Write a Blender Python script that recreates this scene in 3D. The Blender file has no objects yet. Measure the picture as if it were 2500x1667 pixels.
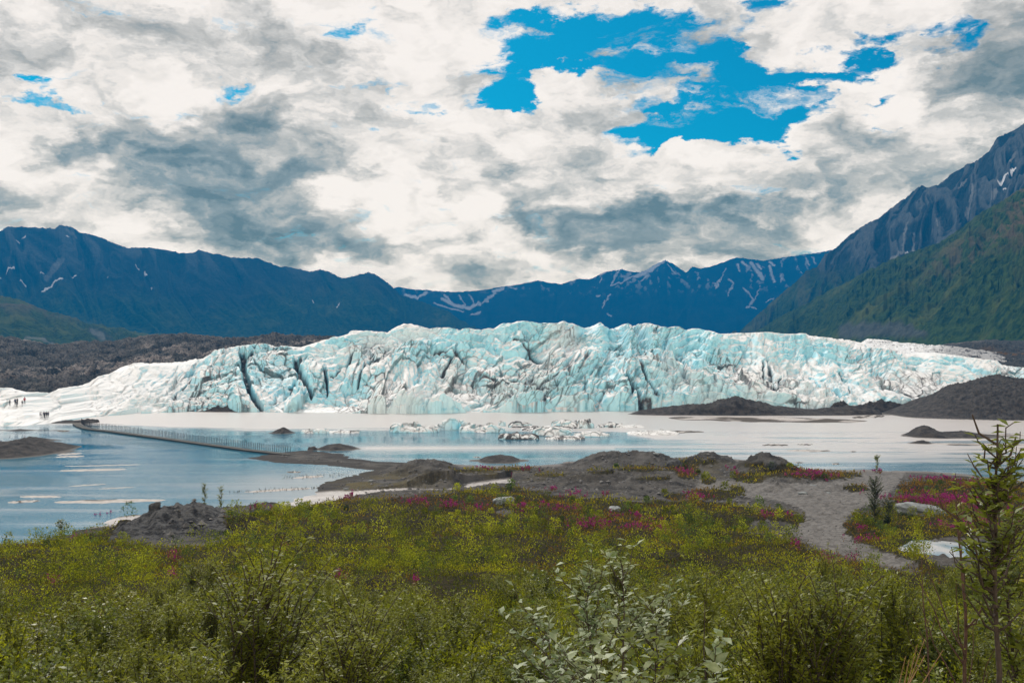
import bpy, math, random
import numpy as np
from mathutils import Vector
random.seed(7)
RNG = np.random.default_rng(7)
C = bpy.context.scene.collection
SC = bpy.context.scene
F = 2430.0; CX = 1250.0; HY = 850.0; EYE = 20.0      # focal length in photo pixels, horizon row, eye height over the lake
# ------------------------------------------------------------------ camera
cam_d = bpy.data.cameras.new('camera'); cam = bpy.data.objects.new('camera', cam_d); C.objects.link(cam)
cam_d.sensor_width = 36.0; cam_d.lens = F/2500*36.0
cam_d.shift_y = (HY-833.5)/2500.0
cam_d.clip_start = 0.1; cam_d.clip_end = 60000
cam.location = (0, 0, EYE); cam.rotation_euler = (math.radians(90), 0, 0)
SC.camera = cam
SC.view_settings.view_transform = 'Standard'; SC.view_settings.look = 'None'
SC.view_settings.exposure = 0.0; SC.view_settings.gamma = 1.0
SC.cycles.max_bounces = 6; SC.cycles.diffuse_bounces = 3; SC.cycles.glossy_bounces = 3
SC.cycles.transmission_bounces = 4; SC.cycles.volume_bounces = 0; SC.cycles.transparent_max_bounces = 6
SC.cycles.sample_clamp_indirect = 4.0; SC.cycles.use_light_tree = False
# ------------------------------------------------------------------ sun
SUN_EL, SUN_AZ = 43.0, -20.0                          # azimuth clockwise from the view direction (+Y)
sd = bpy.data.lights.new('sun', 'SUN'); so = bpy.data.objects.new('sun', sd); C.objects.link(so)
sd.energy = 3.6; sd.angle = math.radians(0.5); sd.color = (1.0, 0.95, 0.88)
_e, _a = math.radians(SUN_EL), math.radians(SUN_AZ)
SUNV = Vector((math.sin(_a)*math.cos(_e), math.cos(_a)*math.cos(_e), math.sin(_e)))
so.rotation_euler = (-SUNV).to_track_quat('-Z', 'Y').to_euler()
# ------------------------------------------------------------------ node helpers
class NT:
    def __init__(s, tree): s.t = tree; s.n = tree.nodes; s.l = tree.links
    def new(s, typ, **kw):
        n = s.n.new(typ)
        for k, v in kw.items(): setattr(n, k, v)
        return n
    def put(s, sock, v):
        if isinstance(v, bpy.types.NodeSocket): s.l.new(v, sock)
        elif v is not None: sock.default_value = v
    def math(s, op, a, b=None, c=None, clamp=False):
        n = s.new('ShaderNodeMath', operation=op); n.use_clamp = clamp
        s.put(n.inputs[0], a)
        if b is not None: s.put(n.inputs[1], b)
        if c is not None: s.put(n.inputs[2], c)
        return n.outputs[0]
    def vmath(s, op, a, b=None, out=0):
        n = s.new('ShaderNodeVectorMath', operation=op); s.put(n.inputs[0], a)
        if b is not None:
            s.put(n.inputs['Scale'] if op == 'SCALE' else n.inputs[1], b)
        return n.outputs[out]
    def ramp(s, v, a, b, lo=0.0, hi=1.0, smooth=True):
        n = s.new('ShaderNodeMapRange'); n.interpolation_type = 'SMOOTHSTEP' if smooth else 'LINEAR'
        s.put(n.inputs[0], v); n.inputs[1].default_value = a; n.inputs[2].default_value = b
        n.inputs[3].default_value = lo; n.inputs[4].default_value = hi
        return n.outputs[0]
    def mix(s, f, a, b, mode='MIX'):
        n = s.new('ShaderNodeMix', data_type='RGBA', blend_type=mode)
        s.put(n.inputs[0], f)
        for k, v in ((6, a), (7, b)):
            s.put(n.inputs[k], v if isinstance(v, bpy.types.NodeSocket) else (*v, 1.0))
        return n.outputs[2]
    def noise(s, vec, scale, detail=4, rough=0.55, dist=0.0, out=0):
        n = s.new('ShaderNodeTexNoise'); s.put(n.inputs['Vector'], vec)
        n.inputs['Scale'].default_value = scale; n.inputs['Detail'].default_value = detail
        n.inputs['Roughness'].default_value = rough; n.inputs['Distortion'].default_value = dist
        return n.outputs[out]
    def vor(s, vec, scale, feature='F1', out=0):
        n = s.new('ShaderNodeTexVoronoi', feature=feature); s.put(n.inputs['Vector'], vec)
        n.inputs['Scale'].default_value = scale
        return n.outputs[out]
    def comb(s, x, y, z):
        n = s.new('ShaderNodeCombineXYZ')
        for k, v in enumerate((x, y, z)): s.put(n.inputs[k], v)
        return n.outputs[0]
    def sep(s, v):
        n = s.new('ShaderNodeSeparateXYZ'); s.put(n.inputs[0], v); return n.outputs
    def bump(s, h, strength=0.3, dist=0.1):
        n = s.new('ShaderNodeBump'); s.put(n.inputs['Height'], h)
        n.inputs['Strength'].default_value = strength; n.inputs['Distance'].default_value = dist
        return n.outputs[0]
    def attr(s, name, out='Fac'):
        n = s.new('ShaderNodeAttribute'); n.attribute_name = name; return n.outputs[out]
    def pos(s): return s.new('ShaderNodeNewGeometry').outputs['Position']
def material(name):
    m = bpy.data.materials.new(name); m.use_nodes = True
    t = NT(m.node_tree); b = m.node_tree.nodes['Principled BSDF']
    return m, t, b
def simple_mat(name, col, rough=0.7, var=0.25, scale=8.0, spec=0.3, bump=0.0):
    m, t, b = material(name)
    tc = t.new('ShaderNodeTexCoord').outputs['Object']
    n = t.noise(tc, scale, 5)
    k = t.ramp(n, 0.3, 0.7, 1-var, 1+var, False)
    c = t.vmath('SCALE', tuple(col), k)
    t.l.new(c, b.inputs['Base Color']); b.inputs['Roughness'].default_value = rough
    b.inputs['Specular IOR Level'].default_value = spec
    if bump: t.l.new(t.bump(n, 0.6, bump), b.inputs['Normal'])
    return m
# ------------------------------------------------------------------ world: Nishita sky behind a procedural cloud deck
W = bpy.data.worlds.new('World'); SC.world = W; W.use_nodes = True
w = NT(W.node_tree); bg = W.node_tree.nodes['Background']
sky = w.new('ShaderNodeTexSky', sky_type='NISHITA'); sky.sun_disc = False
sky.sun_elevation = math.radians(SUN_EL); sky.sun_rotation = math.radians(SUN_AZ)
STR = 0.1
d = w.vmath('NORMALIZE', w.new('ShaderNodeTexCoord').outputs['Generated'])
dx, dy, dz = w.sep(d)
az = w.math('MULTIPLY', w.math('ARCTAN2', dx, dy), 57.2958)
el = w.math('MULTIPLY', w.math('ARCSINE', dz), 57.2958)
ae = w.comb(az, el, 0.0)
def A(px, py):
    x = (px-CX)/F; z = (HY-py)/F
    return math.degrees(math.atan2(x, 1.0)), math.degrees(math.atan2(z, math.hypot(x, 1.0)))
K = 57.2958/F*0.93                                   # degrees per photo pixel
# domain-warped coordinates shared by masks and noise, so the blobs get torn cloud edges
q0 = w.vmath('MULTIPLY', d, (1.0, 1.0, 2.0))
wn = w.noise(q0, 9.0, 6, 0.60, 0.0, 1)
wv = w.vmath('SUBTRACT', wn, (0.5, 0.5, 0.5))
aw = w.vmath('ADD', ae, w.vmath('MULTIPLY', wv, (13.0, 9.0, 0.0)))
def blobs(lst, ks=1.5):
    tot = None
    for (px, py, rx, ry, rot, amp) in lst:
        a0, e0 = A(px, py)
        g = w.new('ShaderNodeTexGradient', gradient_type='SPHERICAL'); tm = g.texture_mapping; tm.vector_type = 'TEXTURE'
        tm.translation = (a0, e0, 0); tm.rotation = (0, 0, math.radians(rot)); tm.scale = (rx*K*ks, ry*K*ks, 1)
        w.put(g.inputs[0], aw)
        v = w.math('MINIMUM', g.outputs[1], 0.55)
        tot = w.math('MULTIPLY_ADD', v, amp/.55, tot if tot is not None else 0.0)
    return tot
q = w.vmath('ADD', q0, w.vmath('SCALE', wv, 0.16))
n1 = w.noise(q, 6.0, 7, 0.55)
q2 = w.vmath('ADD', q, (0.010, 0.0, 0.034))          # a step towards the light: relief of the cloud bodies
n2 = w.noise(q2, 6.0, 5, 0.55)
nw = w.noise(w.vmath('MULTIPLY', q, (1.0, 1.0, 2.2)), 14.0, 5, 0.60)
GAPS = [ # holes where the blue shows (negative) and clouds standing in them (positive)
 (1500,140,270,75,-6,-.54), (1260,185,130,34,-6,-.44), (1640,150,260,110,6,-.42), (1900,215,300,70,14,-.52), (2215,185,125,150,0,-.68), (1700,290,170,30,4,-.34),
 (2120,335,150,26,-4,-.40), (1990,270,180,60,20,-.2), (95,240,44,16,8,-.32), (545,236,60,12,0,-.22), (865,92,34,16,0,-.2), (975,100,30,40,0,-.16),
 (1010,262,40,26,0,-.28), (885,225,60,14,-15,-.2), (930,330,75,24,0,-.2), (1870,35,45,50,0,-.36), (1480,60,70,30,0,-.16), (360,35,100,8,-18,-.10),
 (1500,250,175,58,2,.62), (1620,150,70,60,60,.1), (1770,225,65,46,0,.45), (1880,100,330,52,3,.5), (2060,130,150,75,-20,.42),
 (1880,300,260,34,16,.44), (2080,225,90,20,10,.3), (2110,308,150,28,3,.5), (1230,100,150,60,0,.22), (2430,160,220,260,0,.6), (2330,360,300,60,0,.4),
 (1420,20,320,45,0,.4)]
gap = w.math('MAXIMUM', blobs(GAPS, 1.8), -0.56)
cov = w.math('ADD', w.math('ADD', w.math('MULTIPLY', n1, 0.95), w.math('MULTIPLY', nw, 1.15)), w.math('SUBTRACT', gap, 0.30))
cover = w.ramp(cov, 0.30, 0.62)
DARK = [ # grey undersides (positive) and sunlit banks (negative)
 (400,340,340,66,-6,.50), (150,340,170,50,0,.25), (330,430,190,60,-20,.30), (580,440,230,120,-20,.55), (720,400,130,110,0,.40), (640,540,170,110,0,.42),
 (420,520,260,80,-10,.38), (80,500,160,70,0,.22), (500,120,180,36,-18,.24), (640,160,130,34,-12,.26), (60,90,150,110,0,.20), (560,40,200,40,-12,.20), (180,190,150,40,-20,.14),
 (830,320,110,40,-18,.18), (1160,470,130,42,-6,.34), (1350,500,220,48,-6,.5), (1380,560,200,60,-6,.42), (1550,560,220,60,0,.46), (1760,580,330,80,0,.55), (1850,520,220,46,0,.36),
 (1700,500,160,30,0,.3), (2040,500,160,44,10,.24), (1060,620,230,46,-8,.4), (940,570,110,40,0,.26), (880,650,160,44,0,.42), (700,620,200,60,-10,.4), (1130,690,220,30,0,.4), (1750,410,110,26,0,.2),
 (2440,140,110,200,10,.72), (2500,60,200,120,0,.55), (2370,290,70,34,0,.24), (2400,370,190,18,0,.12), (2000,20,200,30,0,.1),
 (150,420,110,60,0,-.25), (360,370,40,40,-40,-.35), (930,500,170,70,-20,-.35), (840,540,120,90,-30,-.28), (1280,600,120,60,-30,-.45), (1330,660,90,40,-30,-.30), (1180,560,150,34,-8,-.25),
 (1890,512,60,15,0,-.42), (1500,620,70,26,0,-.2), (2100,560,150,60,30,-.15), (420,590,130,24,0,-.2), (860,690,90,22,0,-.3)]
dark = blobs(DARK)
relief = w.math('MULTIPLY', w.math('SUBTRACT', n1, n2), 3.6)
ns = w.noise(w.vmath('ADD', q, (3.1, 1.7, 0.4)), 4.2, 5, 0.6)
nd = w.noise(w.vmath('ADD', q, (1.1, 5.7, 2.4)), 15.0, 4, 0.54)
shade = w.math('ADD', w.math('MULTIPLY', w.math('SUBTRACT', ns, 0.5), 2.1), w.math('ADD', w.math('MULTIPLY', w.math('MINIMUM', dark, 1.0), 0.66), relief))
shade = w.math('ADD', shade, w.math('MULTIPLY', w.math('SUBTRACT', nd, 0.5), 1.8))
cr = w.new('ShaderNodeValToRGB'); w.put(cr.inputs[0], w.ramp(shade, -0.33, 1.08, 0, 1, False))
E = cr.color_ramp.elements
E[0].position = 0.0; E[0].color = (0.93, 0.875, 0.84, 1)
E[1].position = 1.0; E[1].color = (0.125, 0.215, 0.285, 1)
for p_, c_ in ((0.20, (0.83, 0.785, 0.755, 1)), (0.34, (0.66, 0.645, 0.635, 1)), (0.52, (0.45, 0.475, 0.49, 1)), (0.72, (0.26, 0.335, 0.39, 1))):
    e_ = E.new(p_); e_.color = c_
blue = w.mix(1.0, w.vmath('SCALE', sky.outputs[0], 0.1), (0.01, 0.50, 0.72), 'MULTIPLY')
# the deck and the blue are seen through the valley haze (built below), so beyond it they are brighter
HAZE_D, HAZE_C, HAZE_TOP, HAZE_BACK = 3.0e-4, (0.003, 0.19, 0.50), 570.0, 6800.0
path = w.math('MINIMUM', w.math('DIVIDE', HAZE_TOP-EYE, w.math('MAXIMUM', dz, 0.03)), HAZE_BACK)
T_ = w.math('EXPONENT', w.math('MULTIPLY', path, -HAZE_D))
neut = w.mix(w.ramp(el, 9.0, 16.0), (1.0, 1.0, 1.0), (1.22, 1.06, 0.98))
cloudc = w.mix(w.ramp(shade, 0.1, 0.9), cr.outputs[0], w.vmath('MULTIPLY', cr.outputs[0], neut))
allc = w.mix(cover, blue, cloudc)
allc = w.vmath('SUBTRACT', allc, w.vmath('SCALE', (0.003, 0.115, 0.30), w.math('SUBTRACT', 1.0, T_)))
allc = w.vmath('SCALE', w.vmath('MAXIMUM', allc, (0.0, 0.0, 0.0)), w.math('DIVIDE', 1.0, T_))
gnd = w.ramp(el, -3.0, 0.0)
allc = w.mix(gnd, (0.10, 0.12, 0.13), allc)
w.l.new(w.vmath('SCALE', allc, 1.0/STR), bg.inputs['Color']); bg.inputs['Strength'].default_value = STR
W.cycles.sampling_method = 'MANUAL'; W.cycles.sample_map_resolution = 512
# ------------------------------------------------------------------ numpy noise
_perm = np.random.default_rng(11).permutation(4096).astype(np.int32)
_gc = np.cos(np.arange(4096)*2*np.pi/4096); _gs = np.sin(np.arange(4096)*2*np.pi/4096)
_rt = np.random.default_rng(12).random((6, 4096))
def _h(ix, iy, seed=0):
    return _perm[(ix*73 + _perm[(iy*31 + seed*1013) & 4095]) & 4095]
def _rnd(h, k=0): return _rt[k][h]
def perlin(x, y, seed=0):
    x0 = np.floor(x).astype(np.int32); y0 = np.floor(y).astype(np.int32); fx = x-x0; fy = y-y0
    u = fx*fx*fx*(fx*(fx*6-15)+10); v = fy*fy*fy*(fy*(fy*6-15)+10)
    def g(ix, iy, ax, ay):
        h = _h(ix, iy, seed); return _gc[h]*ax+_gs[h]*ay
    a = g(x0, y0, fx, fy); b = g(x0+1, y0, fx-1, fy); c = g(x0, y0+1, fx, fy-1); e = g(x0+1, y0+1, fx-1, fy-1)
    return 1.5*((a*(1-u)+b*u)*(1-v)+(c*(1-u)+e*u)*v)
def fbm(x, y, o=5, seed=0, g=0.5):
    s = 0; a = 1.0; f = 1.0
    for k in range(o): s = s+a*perlin(x*f, y*f, seed+k); a *= g; f *= 2.03
    return s
def ridged(x, y, o=5, seed=0, g=0.5):
    s = 0; a = 1.0; f = 1.0
    for k in range(o): s = s+a*(1-2*np.abs(perlin(x*f, y*f, seed+k))); a *= g; f *= 2.07
    return s
def cells(x, y, seed=0):
    """nearest jittered cell: returns F1, F2, three random numbers and the offset from its centre"""
    x0 = np.floor(x).astype(np.int32); y0 = np.floor(y).astype(np.int32)
    F1 = np.full(x.shape, 9.0); F2 = np.full(x.shape, 9.0); H = np.zeros(x.shape, np.int32); DX = np.zeros(x.shape); DY = np.zeros(x.shape)
    for i in (-1, 0, 1):
        for j in (-1, 0, 1):
            h = _h(x0+i, y0+j, seed); jx = x0+i+.5+.8*(_rnd(h, 1)-.5); jy = y0+j+.5+.8*(_rnd(h, 2)-.5)
            ax = x-jx; ay = y-jy; dd = np.sqrt(ax*ax+ay*ay)
            n = dd < F1
            F2 = np.where(n, F1, np.minimum(F2, dd)); H = np.where(n, h, H); DX = np.where(n, ax, DX); DY = np.where(n, ay, DY)
            F1 = np.where(n, dd, F1)
    return F1, F2, _rnd(H, 3), _rnd(H, 4), _rnd(H, 5), DX, DY
def sstep(x, a, b):
    t = np.clip((x-a)/(b-a), 0, 1); return t*t*(3-2*t)
def I(x, pts):
    p = np.array(pts, float); return np.interp(x, p[:, 0], p[:, 1])
# ------------------------------------------------------------------ mesh helpers
def link(o, parent=None):
    C.objects.link(o)
    if parent is not None: o.parent = parent
    return o
def mesh_np(name, V, Fc, mat=None, parent=None, smooth=True, attrs=None, loc=None, pt_attrs=True):
    V = np.asarray(V, np.float32); Fc = np.asarray(Fc, np.int32); n, k = Fc.shape
    me = bpy.data.meshes.new(name)
    me.vertices.add(len(V)); me.vertices.foreach_set('co', V.ravel())
    me.loops.add(n*k); me.loops.foreach_set('vertex_index', Fc.ravel())
    me.polygons.add(n); me.polygons.foreach_set('loop_start', np.arange(0, n*k, k, dtype=np.int32))
    me.polygons.foreach_set('use_smooth', np.full(n, smooth))
    me.update(calc_edges=True)
    for an, av in (attrs or {}).items():
        av = np.asarray(av, np.float32)
        if av.ndim == 1:
            a = me.attributes.new(an, 'FLOAT', 'POINT'); a.data.foreach_set('value', av)
        else:
            a = me.attributes.new(an, 'FLOAT_COLOR', 'POINT')
            a.data.foreach_set('color', np.concatenate([av, np.ones((len(av), 1), np.float32)], 1).ravel())
    if mat: me.materials.append(mat)
    o = bpy.data.objects.new(name, me)
    if loc is not None: o.location = loc
    return link(o, parent)
def grid_faces(r, c):
    i = np.arange((r-1)*c).reshape(r-1, c)[:, :-1].ravel()
    return np.stack([i, i+1, i+c+1, i+c], 1)
def grid_mesh(name, X, Y, Z, mat, attrs=None, smooth=True, parent=None, flip=False, loc=None):
    r, c = X.shape; V = np.stack([X.ravel(), Y.ravel(), Z.ravel()], 1); Fc = grid_faces(r, c)
    if flip: Fc = Fc[:, ::-1]
    if loc is not None: V = V-np.array(loc)
    return mesh_np(name, V, Fc, mat, parent, smooth, {k: v.reshape(r*c, *v.shape[2:]) for k, v in (attrs or {}).items()}, loc)
def tag(o, label=None, cat=None, group=None, kind=None):
    if label: o['label'] = label
    if cat: o['category'] = cat
    if group: o['group'] = group
    if kind: o['kind'] = kind
    return o
def thing(name, label, cat, loc=(0, 0, 0), rz=0, group=None):
    o = bpy.data.objects.new(name, None); o.location = loc; o.rotation_euler = (0, 0, rz); o.empty_display_size = 0.2
    C.objects.link(o); return tag(o, label, cat, group)
def P(px, py, Y): return ((px-CX)/F*Y, Y, EYE-(py-HY)/F*Y)
def G(px, py, z=0.0):
    Y = (EYE-z)*F/(py-HY); return ((px-CX)/F*Y, Y)
def in_poly(x, y, poly):
    r = np.zeros(x.shape, bool); n = len(poly)
    for k in range(n):
        x1, y1 = poly[k]; x2, y2 = poly[(k+1) % n]
        c = ((y1 > y) != (y2 > y)) & (x < (x2-x1)*(y-y1)/((y2-y1) if y2 != y1 else 1e-9)+x1)
        r ^= c
    return r
def dist_poly(x, y, poly, closed=True):
    dd = np.full(x.shape, 1e9); n = len(poly)
    for k in range(n if closed else n-1):
        x1, y1 = poly[k]; x2, y2 = poly[(k+1) % n]
        ex, ey = x2-x1, y2-y1; L = ex*ex+ey*ey+1e-12
        t = np.clip(((x-x1)*ex+(y-y1)*ey)/L, 0, 1)
        dd = np.minimum(dd, np.hypot(x-x1-t*ex, y-y1-t*ey))
    return dd
# ================================================================== GROUND
def hillz(Y):
    return I(Y, [(-60,18.6),(-5,18.4),(2,18.0),(5,17.2),(9,15.9),(14,14.4),(20,13.1),(30,11.3),(45,9.2),(60,7.4),(80,5.3),(100,3.6),(115,2.5),(130,1.6),(150,1.0),(400,0.4)])
SHORE_PX = [(-400,1330),(60,1330),(300,1262),(520,1242),(700,1228),(757,1206),(779,1180),(855,1163),(911,1148),(800,1137),(640,1124),(612,1118),(650,1110),(708,1101),(760,1098),(823,1106),(849,1117),(905,1122),(967,1127),(1078,1131),(1200,1137),
  (1330,1134),(1400,1127),(1500,1120),(1600,1117),(1720,1115),(1800,1120),(1870,1127),(1940,1142),(2065,1146),(2199,1148),(2250,1149),(2342,1156),(2440,1165),(2520,1172),(2700,1180),(3300,1200)]
SHORE = [G(*p) for p in SHORE_PX]
LAND = SHORE+[(260, -80), (-260, -80)]
MUD_PX = [(-400,1330),(690,1232),(760,1207),(900,1198),(1100,1185),(1250,1166),(1250,1195),(1000,1225),(700,1245)]
MUD = [G(*p) for p in MUD_PX]
PATH_PX = [(2070,1146,0),(2215,1150,0),(2190,1180,0),(2160,1215,0),(2100,1240,0),(2068,1262,0),(2062,1290,0),(2090,1315,0),(2140,1340,0),(2230,1370,0),(2200,1388,0),(2080,1362,0),(1990,1335,0),(1930,1302,0),(1925,1282,0),(1965,1262,0),(1965,1245,0),(1900,1222,0),(1780,1208,0),(1700,1200,0),(1700,1170,0),(1800,1172,0),(1960,1180,0),(2060,1170,0)]
# mounds standing on the shore: centre px, base row, half width px, top row, depth factor
MOUNDS = [(1030,1158,112,1118,.5,.16),(1068,1182,85,1150,.6,.1),(1497,1139,120,1095,.45,.2),(1600,1136,75,1106,.5,.2),(1735,1146,95,1098,.45,.2),(1885,1158,92,1118,.5,.5),(1850,1160,90,1126,.5,.2),(1545,1200,165,1150,.45,.2),
  (1420,1196,90,1168,.5,.2),(1960,1190,120,1166,.5,.3),(1890,1226,80,1192,.5,.2),(640,1242,90,1222,.5,.2),(2035,1215,70,1196,.5,.3)]
def zpx(x, y):                                       # photo column and row of a ground point at height z
    return CX+x/np.maximum(y, .5)*F
def ground_h(X, Y, detail=True):
    X = np.asarray(X, float); Y = np.asarray(Y, float)
    a = zpx(X, Y)
    ye = I(a, [(-400,62),(0,70),(150,76),(300,80),(430,84),(550,88),(680,100),(800,112),(900,122),(1000,126),(3000,126)])
    w = 1-sstep(Y-ye, -6, 18)
    inside = in_poly(X, Y, LAND); dl = dist_poly(X, Y, SHORE, False)
    sdn = np.where(inside, dl, -dl)
    wob = fbm(X/9, Y/9, 4, 5)*1.6+fbm(X/2.5, Y/2.5, 3, 6)*.5
    base = .9*sstep(sdn+wob, -1, 22)-1.3*sstep(-(sdn+wob), -1, 9)+.02
    md = dist_poly(X, Y, MUD); mi = in_poly(X, Y, MUD)
    base = np.where(mi, np.minimum(base, .05+.0*base), base+0)
    h = hillz(Y)
    z = np.where(w > 0, np.maximum(base, base*(1-w)+(h+.25*fbm(X/14, Y/14, 3, 9)*sstep(Y, 10, 40))*w), base)
    z = z+np.where(Y > 20, .55*fbm(X/16+3, Y/16, 3, 8)*sstep(Y, 20, 60)*sstep(z, .2, 1.5), 0)
    for k, (px, pb, hw, pt, dp, sk) in enumerate(MOUNDS):
        z0 = .5; mx, my = G(px, pb, z0); my += hw/F*my*dp; mx = (px-CX)/F*my
        rx = hw/F*my; hh = (pb-pt)/F*my*.52
        q_ = (np.abs(X-mx) < rx*1.5) & (np.abs(Y-my) < rx*1.7)
        if not q_.any(): continue
        x_ = X[q_]; y_ = Y[q_]; u = (x_-mx)/rx; v = (y_-my)/(rx*1.1)
        r = np.sqrt(u*u+v*v)+.16*fbm(x_/(rx*.5)+k*9, y_/(rx*.5), 4, 20+k)
        z[q_] += hh*(1-sstep(r, .0, 1.05))**.8*(1+.24*ridged(x_/(rx*.35), y_/(rx*.35), 5, 40+k))
    # the dark rock knoll in the left foreground
    mx, my = (425-CX)/F*77, 77.0
    r = np.sqrt(((X-mx)/6.6)**2+((Y-my)/7.5)**2)+.14*fbm(X/3, Y/3, 3, 77)
    z = z+1.45*(1-sstep(r, .1, 1.15))*(1+.26*ridged(X/2.6+Y/9, Y/2.0, 5, 78))
    if detail:
        z = z+.20*ridged(X/2.2, Y/2.2, 4, 31)*sstep(z, .3, 1)*sstep(Y, 25, 60)+.04*fbm(X/.5, Y/.5, 3, 33)*sstep(z, .1, .4)
    pu = np.hypot((X-30.0)/4.0, (Y-67.0)/5.0)+.08*fbm(X/3, Y/3, 2, 95); z = z*sstep(pu, .95, 1.6)+6.35*(1-sstep(pu, .95, 1.6))-.25*(1-sstep(pu, .75, 1.05))
    return z
def rowof(X, Y, Z): return HY+(EYE-Z)/np.maximum(Y, .5)*F
# where plants grow, given in photo columns and rows of the bare ground
VEG_PX = [(-900,1360),(0,1330),(110,1300),(290,1262),(500,1262),(640,1248),(760,1236),(830,1222),(950,1218),(1090,1203),(1180,1193),(1260,1190),(1320,1200),(1400,1214),(1560,1222),(1700,1220),(1850,1240),(1955,1254),(1968,1266),(1935,1286),(1880,1300),(1925,1318),(2010,1352),(2100,1375),(2230,1400),(2260,1378),(2150,1345),(2085,1318),(2060,1290),(2066,1268),(2120,1252),(2170,1232),(2200,1205),(2200,1182),(2245,1172),(2350,1172),(2480,1180),(3400,1215),(6000,9000),(-5000,9000)]
HOLES_PX = [[(1820,1292),(1850,1276),(1910,1272),(1935,1284),(1900,1300),(1850,1302)], [(1195,1250),(1240,1243),(1265,1250),(1220,1262)], [(2235,1345),(2290,1315),(2400,1308),(2470,1325),(2480,1365),(2400,1392),(2290,1385)],
            [(268,1318),(290,1280),(370,1245),(460,1246),(530,1258),(570,1300),(520,1330),(400,1338)]]
SPOTS_PX = [(1680,1152,30,20),(1830,1165,40,16),(1730,1175,20,8),(1700,1128,55,8),(1905,1150,60,18),(2010,1158,95,14),(2145,1146,22,8),(1745,1206,75,14),(1650,1212,30,8),(1800,1196,20,10),(2090,1192,34,9),(1250,1145,60,5),(1790,1250,60,8),(1150,1150,60,5),(1560,1146,60,6),(1475,1153,44,5),(1640,1142,24,8),(1842,1136,26,9),(1340,1160,40,5),(1600,1168,50,5)]
def veg_mask(X, Y, Z):
    a = zpx(X, Y); r = rowof(X, Y, Z)
    wx = 16*fbm(X/3.0, Y/3.0, 3, 51); wy = 6*fbm(X/3.0+9, Y/3.0, 3, 52)
    a2 = a+wx; r2 = r+wy
    m = in_poly(a2, r2, VEG_PX) | (Y < 12)
    for h in HOLES_PX: m &= ~in_poly(a2, r2, h)
    for (px, py, rx, ry) in SPOTS_PX:
        m |= ((a-px)/rx)**2+((r-py)/ry)**2+.5*fbm(X/1.5, Y/1.5, 3, 53) < .9
    return m & (Z > .15)
_rows = np.concatenate([np.linspace(-45, 4, 12), np.geomspace(4.3, 70, 240), np.linspace(70.6, 240, 420)[0:], np.geomspace(245, 6600, 60)])
_cols = np.concatenate([np.linspace(-1.4, -.62, 30)[:-1], np.linspace(-.62, .62, 900), np.linspace(.62, 1.4, 30)[1:]])
GA, GY = np.meshgrid(_cols, _rows); GX = GA*(GY+60*np.exp(-np.maximum(GY, 0)/12.0)*(GY < 200)+0)
GX = np.where(GY < 4, GA*62, GX)
GZ = ground_h(GX, GY)
GZ = np.where(GY > 250, -1.3, GZ)
vm = veg_mask(GX, GY, GZ).astype(float)
pathm = sstep(6-dist_poly(zpx(GX, GY), rowof(GX, GY, GZ), [(p[0], p[1]) for p in PATH_PX]), 0, 6)
pathm = np.where(in_poly(zpx(GX, GY)+8*fbm(GX, GY, 2, 3), rowof(GX, GY, GZ)+2*fbm(GX, GY, 2, 4), [(p[0], p[1]) for p in PATH_PX]), 1.0, pathm*.0)
_a = zpx(GX, GY); _r = rowof(GX, GY, GZ)
mossm = np.clip(np.exp(-((_a-880)/150)**2-((_r-1178)/26)**2)*1.2+.8*np.exp(-((_a-1230)/160)**2-((_r-1160)/14)**2)+.5*np.exp(-((_a-1780)/120)**2-((_r-1150)/22)**2), 0, 1)*sstep(fbm(GX/5, GY/5, 4, 91), -.35, .35)*(GY < 240)
mudm = np.maximum(sstep(np.where(in_poly(GX, GY, MUD), 1, -1)*dist_poly(GX, GY, MUD)+3, 0, 3), .35*sstep(zpx(GX, GY), 1000, 1100))
knoll = 1-sstep(np.sqrt(((GX-(425-CX)/F*77)/5.8)**2+((GY-77)/7.5)**2), .9, 1.25)
m, t, b = material('gravel ground')
pos = t.pos(); vg = t.attr('veg'); pa = t.attr('path'); kn = t.attr('knoll')
zz = t.sep(pos)[2]
nA = t.noise(pos, 0.35, 8, 0.6); nB = t.noise(pos, 3.0, 8, 0.7); nC = t.vor(pos, 4.5)
g1 = t.mix(t.ramp(nA, .35, .65), (0.040, 0.037, 0.034), (0.105, 0.098, 0.090))
g1 = t.mix(t.math('MULTIPLY', t.ramp(nB, .52, .7), .5), g1, (0.19, 0.18, 0.165))
g1 = t.mix(t.math('MULTIPLY', t.ramp(nC, .22, .08), .5), g1, (0.04, 0.038, 0.036))
pc = t.mix(t.ramp(t.noise(pos, 1.3, 6, .65), .35, .65), (0.120, 0.113, 0.106), (0.215, 0.205, 0.195))
g1 = t.mix(t.math('MULTIPLY', pa, .85), g1, pc)
kc = t.mix(t.ramp(t.noise(pos, 1.6, 8, .7), .38, .62), (0.022, 0.022, 0.024), (0.10, 0.10, 0.10))
g1 = t.mix(kn, g1, kc)
g1 = t.mix(t.math('MULTIPLY', vg, 1.0), g1, t.mix(t.ramp(nB, .4, .6), (0.016, 0.016, 0.006), (0.040, 0.030, 0.012)))
g1 = t.mix(t.math('MULTIPLY', t.attr('moss'), t.ramp(nB, .35, .6, .4, 1.0)), g1, (0.105, 0.085, 0.035))
mud = t.mix(t.ramp(nA, .4, .6), (0.42, 0.39, 0.37), (0.30, 0.275, 0.26))
wet0 = t.ramp(t.math('ADD', zz, t.math('MULTIPLY', t.math('SUBTRACT', nB, .5), .25)), .06, .20, 1, 0)
wet = t.math('MULTIPLY', wet0, t.attr('mud'))
g1 = t.mix(t.math('MULTIPLY', wet0, .7), g1, (0.045, 0.040, 0.036))
g1 = t.mix(wet, g1, mud)
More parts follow.
